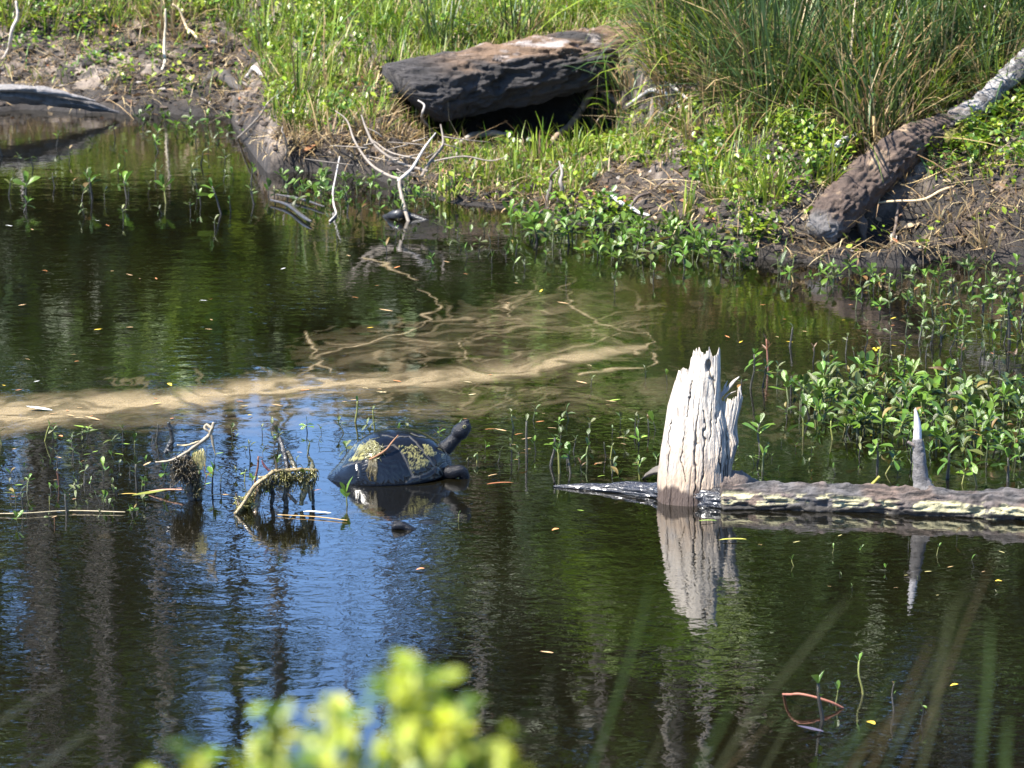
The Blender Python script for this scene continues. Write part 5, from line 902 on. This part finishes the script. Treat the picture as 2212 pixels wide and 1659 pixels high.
# ------------------------------------------------------------------ root tangles near the turtle
def tangle(name, label, origin, parts, fuzz):
    t = thing(name, label, 'root tangle', origin)
    for nm, pts, rad, col, mt in parts:
        a = Acc(); a.tube([PY(x + random.gauss(0, 1.2), y + random.gauss(0, 1.), origin.y + d) - origin for x, y, d in pts], np.array(rad) * .85, 12, np.array(col) * .75, n=40, rough=.55, nsc=110, ridge=.25); link(nm, a.mesh(nm, mt), t)
    for nm, n, f, col in fuzz:
        a = Acc()
        for i in range(n):
            v = [PY(x, y, origin.y + d) - origin for x, y, d in f()]; a.tube(v, [.0011, .0009, .0004], 4, np.array(col) * random.uniform(.4, 1.5), n=7)
        link(nm, a.mesh(nm, m_slime), t)
    return t
BRW, DRK, TAN = (.075, .055, .03), (.022, .018, .012), (.36, .30, .21)
U = random.uniform
def fz1():
    x, y = U(372, 425), U(985, 1030); return [(x, y, U(-.03, .03)), (x + U(-8, 8), y + U(4, 14), U(-.03, .03)), (x + U(-14, 14), y + U(8, 34), U(-.03, .03))]
def fz2():
    x, y = U(418, 440), U(968, 985); return [(x, y, -.01), (x + U(-5, 5), y + U(8, 18), -.015), (x + U(-7, 7), y + U(18, 42), -.015)]
def fz3():
    x, y = U(400, 440), U(1020, 1064); return [(x, y, U(-.02, .02)), (x + U(-6, 6), y + U(3, 9), U(-.02, .02)), (x + U(-8, 8), y + U(6, 18), U(-.02, .02))]
tangle('root_tangle', 'hairy root tangle with a pale hooked branch reaching over the water', P(415, 1080),
       [('hooked_branch', [(338, 999, -.02), (370, 994, -.02), (398, 980, -.015), (425, 962, -.01), (448, 944, 0), (460, 925, .0), (461, 914, .0)], [.0025, .0035, .0045, .0065, .006, .0055, .004], TAN, m_twig),
        ('hook', [(462, 916, 0), (455, 922, .005), (446, 918, .01), (444, 926, .0), (452, 936, 0), (459, 950, 0), (462, 966, 0), (466, 985, 0)], [.0045, .005, .005, .004, .004, .0045, .003, .001], TAN, m_twig),
        ('side_twig', [(383, 962, -.02), (405, 960, -.015), (428, 952, -.01)], [.002, .003, .003], (.40, .32, .18), m_twig),
        ('stump_root', [(415, 1085, 0), (410, 1050, 0), (402, 1020, 0), (388, 1000, 0), (375, 988, .0)], [.014, .015, .018, .02, .012], DRK, m_slime), ('stump_root', [(428, 1080, .01), (426, 1050, .01), (418, 1020, .01), (405, 995, .0), (402, 975, 0)], [.012, .012, .014, .016, .010], BRW, m_slime),
        ('peg', [(368, 975, .1), (369, 945, .1), (367, 912, .1)], [.012, .007, .006], DRK, m_slime), ('peg', [(358, 978, .1), (366, 960, .1), (371, 950, .1)], [.008, .007, .005], DRK, m_slime)],
       [('root_hair', 420, fz1, (.06, .045, .02)), ('algae', 90, fz2, (.30, .26, .10)), ('root_hair', 120, fz3, (.12, .10, .03))])
def fz4():
    x = U(512, 686); y0 = np.interp(x, [512, 530, 560, 590, 690], [1092, 1066, 1036, 1012, 1010]); y = y0 + U(0, 26); return [(x, y, U(-.03, .04)), (x + U(-6, 6), y + U(6, 16), U(-.03, .04)), (x + U(-9, 9), y + U(12, 34), U(-.03, .04))]
def fz5():
    x, y = U(508, 560), U(1070, 1108); return [(x, y, U(-.04, .03)), (x + U(-8, 8), y + U(-4, 8), U(-.04, .03)), (x + U(-12, 12), y + U(-6, 12), U(-.04, .03))]
tangle('root_tangle', 'arched mat of algae-covered roots standing on many legs', P(600, 1098),
       [('arch', [(508, 1110, -.05), (528, 1084, -.04), (550, 1052, -.03), (572, 1030, -.02), (592, 1018, -.01), (620, 1016, 0), (655, 1013, .01), (688, 1018, .02)], [.006, .0055, .006, .0065, .0065, .006, .0055, .0035], (.26, .19, .08), m_slime),
        ('arch', [(558, 1030, .0), (600, 1030, .01), (630, 1034, .02), (655, 1040, .02), (668, 1058, .02), (672, 1082, .02)], [.004, .006, .0065, .006, .006, .004], (.30, .25, .13), m_slime),
        ('leg', [(552, 1108, -.03), (556, 1080, -.02), (562, 1050, -.01), (568, 1036, 0)], [.010, .009, .008, .006], (.20, .13, .06), m_slime), ('leg', [(585, 1100, .02), (590, 1070, .02), (582, 1050, .01), (592, 1035, 0)], [.006, .008, .014, .016], DRK, m_slime), ('leg', [(618, 1094, .02), (616, 1066, .02), (622, 1046, .02), (612, 1032, .01)], [.008, .009, .010, .012], BRW, m_slime),
        ('leg', [(652, 1092, .0), (656, 1070, .0), (662, 1050, .0), (655, 1036, .01)], [.007, .010, .010, .012], (.13, .11, .035), m_slime), ('leg', [(640, 1088, .0), (632, 1076, .0), (620, 1064, .0)], [.006, .006, .005], BRW, m_slime), ('leg', [(676, 1090, .03), (678, 1062, .03), (670, 1042, .03)], [.005, .005, .006], DRK, m_slime), ('leg', [(520, 1096, -.03), (512, 1080, -.02), (508, 1066, -.02)], [.006, .005, .003], BRW, m_slime),
        ('peg', [(622, 1024, .04), (617, 995, .06), (608, 965, .08), (604, 946, .1)], [.007, .0085, .008, .007], DRK, m_slime), ('peg', [(640, 1018, .04), (632, 998, .06), (622, 975, .07)], [.008, .008, .006], (.06, .05, .02), m_slime), ('peg', [(672, 1030, .02), (674, 1000, .03), (668, 988, .03)], [.010, .006, .003], (.10, .09, .03), m_slime), ('peg', [(596, 1020, 0), (597, 1002, 0), (594, 990, 0)], [.004, .0035, .002], BRW, m_slime), ('bud', [(580, 1016, 0), (572, 1006, 0), (566, 994, 0)], [.004, .004, .002], (.16, .05, .05), m_slime)],
       [('algae', 460, fz4, (.11, .10, .025)), ('algae', 120, fz5, (.26, .25, .07))])
for px, py, h, lf, lab in ((598, 1014, 22, 18, 'small sprig growing on top of the arched root mat'), (655, 1030, 14, 20, 'leaf pair sprouting from the right of the arched root mat'), (545, 1048, 12, 16, 'tiny sprig on the left leg of the arched root mat'), (580, 1076, 16, 16, 'olive shoot under the arched root mat')):
    water_plant(px, py, h, lab, None, 4, lf, 'g', 'k', 0, at=PY(px, py, P(600, 1098).y - .01), name='sprout')

# ------------------------------------------------------------------ things afloat
FLM = [leaf_mesh('floating_leaf', ([0, .1, .4, .75, 1], [.02, .08, .15, .1, 0]), .25, -.1, m_float), leaf_mesh('floating_leaf', ([0, .2, .5, .8, 1], [.03, .2, .28, .2, .02]), .3, .15, m_float), leaf_mesh('floating_leaf', ([0, .1, .5, .9, 1], [.02, .05, .06, .05, 0]), .3, .1, m_float)]
def float_leaf(px, py, L, col, label, shape=0, group=None, az=None, name='floating_leaf', cat='leaf', z=.004):
    b = P(px, py, z); me = FLM[shape].copy(); me.color_attributes.new('Col', 'FLOAT_COLOR', 'POINT').data.foreach_set('color', np.tile(np.array([*col, 1.], np.float32), len(me.vertices)))
    a = random.choice([1.57, -1.57]) + random.gauss(0, .5) if az is None else az
    o = link(name, me, None, b, (random.uniform(0, .12), 0, a), L * mpx(b.y)); return tag(o, label, cat, group)
TANL, ORL, YEL, GRL, WHL = (.46, .30, .15), (.42, .17, .06), (.60, .42, .04), (.20, .30, .04), (.62, .62, .58)
for a in [(113, 886, 58, WHL, 'long white folded leaf floating on the scum', 0, 1.57), (215, 907, 34, TANL, 'wide tan leaf at the lower edge of the scum', 0, 1.4), (200, 925, 42, GRL, 'flat green blade just under the scum edge', 0, 1.6), (150, 1068, 4, TANL, 'crumb of bark by the floating straw', 1, 0), (135, 943, 16, ORL, 'red round leaf beside the dark rosette', 1, .8),
          (285, 1070, 76, (.17, .18, .02), 'long olive leaf floating on edge among the left sprouts', 0, -1.57), (255, 1068, 46, (.40, .27, .06), 'curled yellow leaf leaning on the long olive leaf', 2, -1.3), (655, 1105, 76, WHL, 'white feather floating before the arched root mat', 2, -1.57), (645, 1072, 0.1, TANL, '', 0, 0), (1052, 1046, 62, (.22, .08, .03), 'curved red-brown leaf standing in the water by the foreleg', 2, -1.2),
          (1268, 828, 26, TANL, 'tan leaf at the tip of the scum band', 0, None), (330, 873, 20, (.55, .36, .1), 'amber leaf at the upper edge of the scum', 0, None), (362, 828, 18, YEL, 'golden leaf on the blue gap above the scum', 1, None), (450, 1070, 60, (.35, .22, .1), 'bent straw arching by the hairy tangle', 2, -1.57), (535, 897, 12, YEL, 'yellow leaf in open water behind the tangles', 1, None),
          (848, 672, 30, TANL, 'tan leaf in calm water above the scum swirls', 0, 1.57), (1228, 656, 26, TANL, 'tan leaf beyond the scum swirls', 0, 1.5), (1196, 1410, 30, TANL, 'pale curled leaf alone in the dark foreground water', 0, 1.57), (917, 1228, 18, ORL, 'small orange crumb in the foreground ripples', 1, None), (1780, 1580, 60, (.07, .06, .09), 'dark purple leaf floating in the near water', 0, 1.5), (2150, 1255, 16, YEL, 'yellow petal in the filmy water before the log', 1, None),
          (1510, 1125, 40, GRL, 'curved green stalk floating before the stump', 2, -1.4), (1612, 1165, 60, (.35, .33, .05), 'yellow-green blade floating right of the stump reflection', 2, 1.6), (1208, 1142, 18, ORL, 'red-brown leaf before the wet log tip', 1, None), (1262, 1103, 16, GRL, 'small green leaf afloat by the wet log tip', 0, None), (2070, 1478, 18, YEL, 'yellow leaf near the reddish shoot', 1, None), (1400, 942, 16, GRL, 'lime leaf lying flat left of the stump', 1, None), (1890, 1565, 30, YEL, 'blurred yellow leaf in the near water', 1, None)]:
    if a[2] > 1: float_leaf(*a[:5], shape=a[5], az=a[6])
def many(poly, n, cols, lr, label, group, shapes=(0, 0, 2)):
    poly = np.asarray(poly, float); lo, hi = poly.min(0), poly.max(0); k = 0
    while k < n:
        c = (random.uniform(lo[0], hi[0]), random.uniform(lo[1], hi[1]))
        if poly_in(np.array([c]), poly)[0]: float_leaf(*c, random.uniform(*lr), random.choice(cols), label, random.choice(shapes), group); k += 1
many([(0, 460), (900, 520), (1200, 640), (650, 760), (300, 840), (0, 850)], 34, [TANL, TANL, ORL, WHL, YEL], (8, 18), 'tiny dead leaf speck on the calm green reflections', 'leaf specks on the calm water')
many([(0, 880), (620, 845), (1300, 770), (1300, 830), (700, 880), (100, 925)], 26, [TANL, ORL, (.5, .4, .22)], (10, 24), 'small dead leaf stuck in the tan scum', 'dead leaves in the scum')
many([(900, 880), (1420, 860), (1420, 1040), (1050, 1040), (1030, 950)], 24, [TANL, ORL, GRL, (.3, .2, .1)], (10, 28), 'small dead leaf floating among the sprouts between turtle and stump', 'dead leaves between turtle and stump', (0, 2, 2))
many([(0, 960), (700, 940), (700, 1080), (0, 1130)], 20, [TANL, ORL, (.3, .2, .1), GRL], (8, 26), 'small dead leaf floating among the sprouts and tangles', 'dead leaves among the tangles', (0, 2))
many([(1600, 1135), (2212, 1150), (2212, 1330), (1650, 1250)], 11, [TANL, (.3, .2, .08), (.34, .3, .12)], (8, 22), 'small leaf bit floating in the film in front of the log', 'leaf bits before the log', (0, 2))
many([(1500, 640), (2212, 660), (2212, 780), (1560, 780)], 18, [TANL, ORL, YEL], (8, 18), 'small leaf bit floating behind the dense patch', 'leaf bits behind the dense patch')
stick('straw', 'long floating straw among the left sprouts', [P(-20, 1110, .004), P(60, 1108, .006), P(150, 1103, .005), P(270, 1106, .004)], [.0013], (.40, .33, .20), 'straw', sides=5)
stick('straw', 'thin straw floating across the reflection of the arched roots', [P(770 - 170, 1112, .003), P(680, 1116, .004), P(750, 1124, .003)], [.0012], (.45, .28, .1), 'straw', sides=5)
stick('straw', 'pinkish bent stem arching beside the hairy tangle', [P(322, 1062, .004), P(352, 1058, .012), P(395, 1058, .018), P(412, 1064, .012), P(428, 1076, .0)], [.002], (.42, .22, .13), 'stem', sides=6)
stick('shoot', 'bent reddish shoot looping out of the near water', [P(1690, 1500, -.005), P(1705, 1500, .02), P(1735, 1500, .028), P(1790, 1515, .016), P(1822, 1530, .0)], [.0026], (.26, .10, .06), 'shoot', sides=6)
stick('stem', 'yellow plant stem leaning against the log left of the stub branch', [P(1860, 1062, .0), P(1885, 1045, .012), P(1900, 1030, .03)], [.004], (.26, .24, .03), 'stem', sides=7)
stick('stem', 'yellow plant stem touching the foot of the stub branch', [P(1937, 1072, .0), P(1960, 1062, .02), P(1978, 1055, .045)], [.004], (.30, .28, .05), 'stem', sides=7)
for px, py, h, lf, stm, lab in ((1778, 1555, 80, 34, 'k', 'green-tipped shoot standing in the near water'), (1866, 1500, 70, 20, 'y', 'thin yellow-green seedling in the near water'), (1805, 1520, 30, 22, 'y', 'small yellow shoot at the reddish loop'), (1930, 1540, 60, 10, 'k', 'dark stalk in the near water'), (1990, 1560, 40, 10, 'k', 'short dark stalk in the near water')):
    water_plant(px, py, h, lab, None, 3, lf, 'g', stm, 0, name='sprout')

# ------------------------------------------------------------------ plants on the near bank, close to the lens
m_bush = M('bush_leaf', None, rough=.45, var=.25, vs=30, bump=0, trans=.4)
def bush(label, px, top, Y, wid, n, seed):
    base = on_ground((px - 1106) / FPX * Y, Y); t = thing('bush', label, 'bush', base); tz = PY(px, top, Y).z - base.z; a = Acc(); rr = random.Random(seed)
    tips = []
    for i in range(n):
        x = rr.gauss(0, wid); y = rr.gauss(0, wid * .7); h = tz * (1 - .03 * abs(x) / wid * rr.random() - .045 * rr.random()); tips.append((x, y, h)); a.tube([(x * .15, y * .15, -.03), (x * .5, y * .5, h * .55), (x, y, h)], [.005, .0035, .002], 5, (.25, .28, .03), n=8)
    link('stem', a.mesh('stem', m_stem), t)
    pos = np.vstack([np.array(tp) + np.stack([rng.normal(0, .005, 42), rng.normal(0, .005, 42), -rng.random(42) * .13 + .004], 1) for tp in tips])
    V, F, c = leaf_cloud(pos, rng.uniform(.008, .014, len(pos)), rng.uniform(-.2, 1.2, len(pos)), pick(np.array([[.34, .38, .02], [.26, .33, .02], [.40, .40, .03], [.14, .22, .02], [.08, .14, .02]]), len(pos)), .8); link('foliage', mesh('foliage', V, F, m_bush, c), t)
bush('big bright yellow-green bush on the near bank, blurred', 860, 1468, 1.3, .020, 40, 1)
bush('small yellow-green bush left of the big blurred bush', 680, 1580, 1.3, .013, 12, 2)
bush('slender yellow-green twig bush standing alone on the near bank', 390, 1530, 1.35, .006, 8, 3)
bush('slender yellow-green bush touching the big blurred bush', 985, 1485, 1.35, .005, 5, 4)
bush('low yellow-green bush right of the big blurred bush', 1065, 1550, 1.35, .006, 5, 6)
bush('faint yellow-green twig behind the blurred bushes', 560, 1510, 1.4, .005, 4, 7)
bush('lowest yellow-green bush of the blurred row', 500, 1620, 1.3, .02, 16, 8)
bush('yellow-green bush tip peeping up beside the lowest blurred bush', 290, 1625, 1.3, .008, 8, 9)
def near_blade(label, pts, wdt, col, Y):
    b = on_ground(float(PY(*pts[0], Y).x), Y); q_ = spline(np.array([tuple(PY(x, y, Y)) for x, y in pts]), 14); w_ = wdt * np.interp(np.linspace(0, 1, 14), [0, .5, .85, 1], [1, 1, .6, .1])
    q_ = np.vstack([[b.x, b.y, b.z - .02], q_]); w_ = np.append(wdt, w_); sd_ = np.array([1, 0, .25]); sd_ /= np.linalg.norm(sd_)
    V = np.stack([q_ - sd_ * w_[:, None] / 2, q_ + np.array([0, .15, 0]) * w_[:, None], q_ + sd_ * w_[:, None] / 2], 1).reshape(-1, 3)
    tag(link('grass_shoot', mesh('grass_shoot', V, grid_faces(15, 3), m_grass, np.tile(np.array(col), (len(V), 1)))), label, 'grass', 'grass shoots on the near bank')
GB, TB, SB = (.06, .09, .022), (.15, .105, .045), (.11, .11, .045)
for lab, pts, wd0, col, Y in (('long tan-tipped blurred grass blade slanting before the dark water', [(1500, 1760), (1600, 1580), (1700, 1450), (1800, 1330), (1838, 1290)], 0.0060, SB, 2.25), ('broad green blurred blade bending left of the stump reflection', [(1240, 1760), (1300, 1600), (1350, 1450), (1385, 1340), (1405, 1250)], 0.0068, GB, 2.17), ('pale upright blurred blade in the near right corner', [(1960, 1760), (2010, 1580), (2030, 1450), (2055, 1330), (2095, 1250)], 0.0048, SB, 2.17),
                              ('straight green blurred blade at the right edge', [(2110, 1760), (2120, 1600), (2135, 1450), (2140, 1320)], 0.0080, GB, 2.03), ('tan blurred blade crossing the pale upright blade', [(1780, 1760), (1850, 1640), (1920, 1560), (1990, 1500)], 0.0056, TB, 2.10), ('low green blurred blade beside the reddish shoot', [(1700, 1760), (1790, 1640), (1880, 1560), (1920, 1520)], 0.0064, GB, 2.03), ('short green blurred blade left of the long slanting blade', [(1480, 1760), (1500, 1680), (1560, 1560), (1590, 1500)], 0.0072, GB, 1.95),
                              ('grey-green blurred blade slanting at the far left', [(-120, 1640), (0, 1558), (90, 1500), (175, 1455)], 0.0048, (.20, .20, .13), 2.40), ('lower grey-green blurred blade at the far left', [(20, 1720), (100, 1650), (170, 1595), (225, 1560)], 0.0048, (.20, .20, .13), 2.33), ('soft green blurred blade at the lower right edge', [(2180, 1760), (2170, 1640), (2180, 1540)], 0.0096, GB, 1.88), ('brown blurred blade behind the green one', [(1900, 1760), (2000, 1560), (2090, 1340), (2150, 1200)], 0.0036, TB, 2.40)):
    near_blade(lab, pts, wd0 * .36, col, Y * .8)
for i in range(7):
    x0 = random.uniform(1430, 2230); dx = random.uniform(20, 220); h = random.uniform(160, 420)
    near_blade('thin blurred grass shoot in the near right corner', [(x0 - dx, 1760), (x0 - dx * .5, 1760 - h * .5), (x0, 1760 - h)], random.uniform(.0012, .0022), random.choice([GB, SB, TB]), random.uniform(1.7, 2.4))
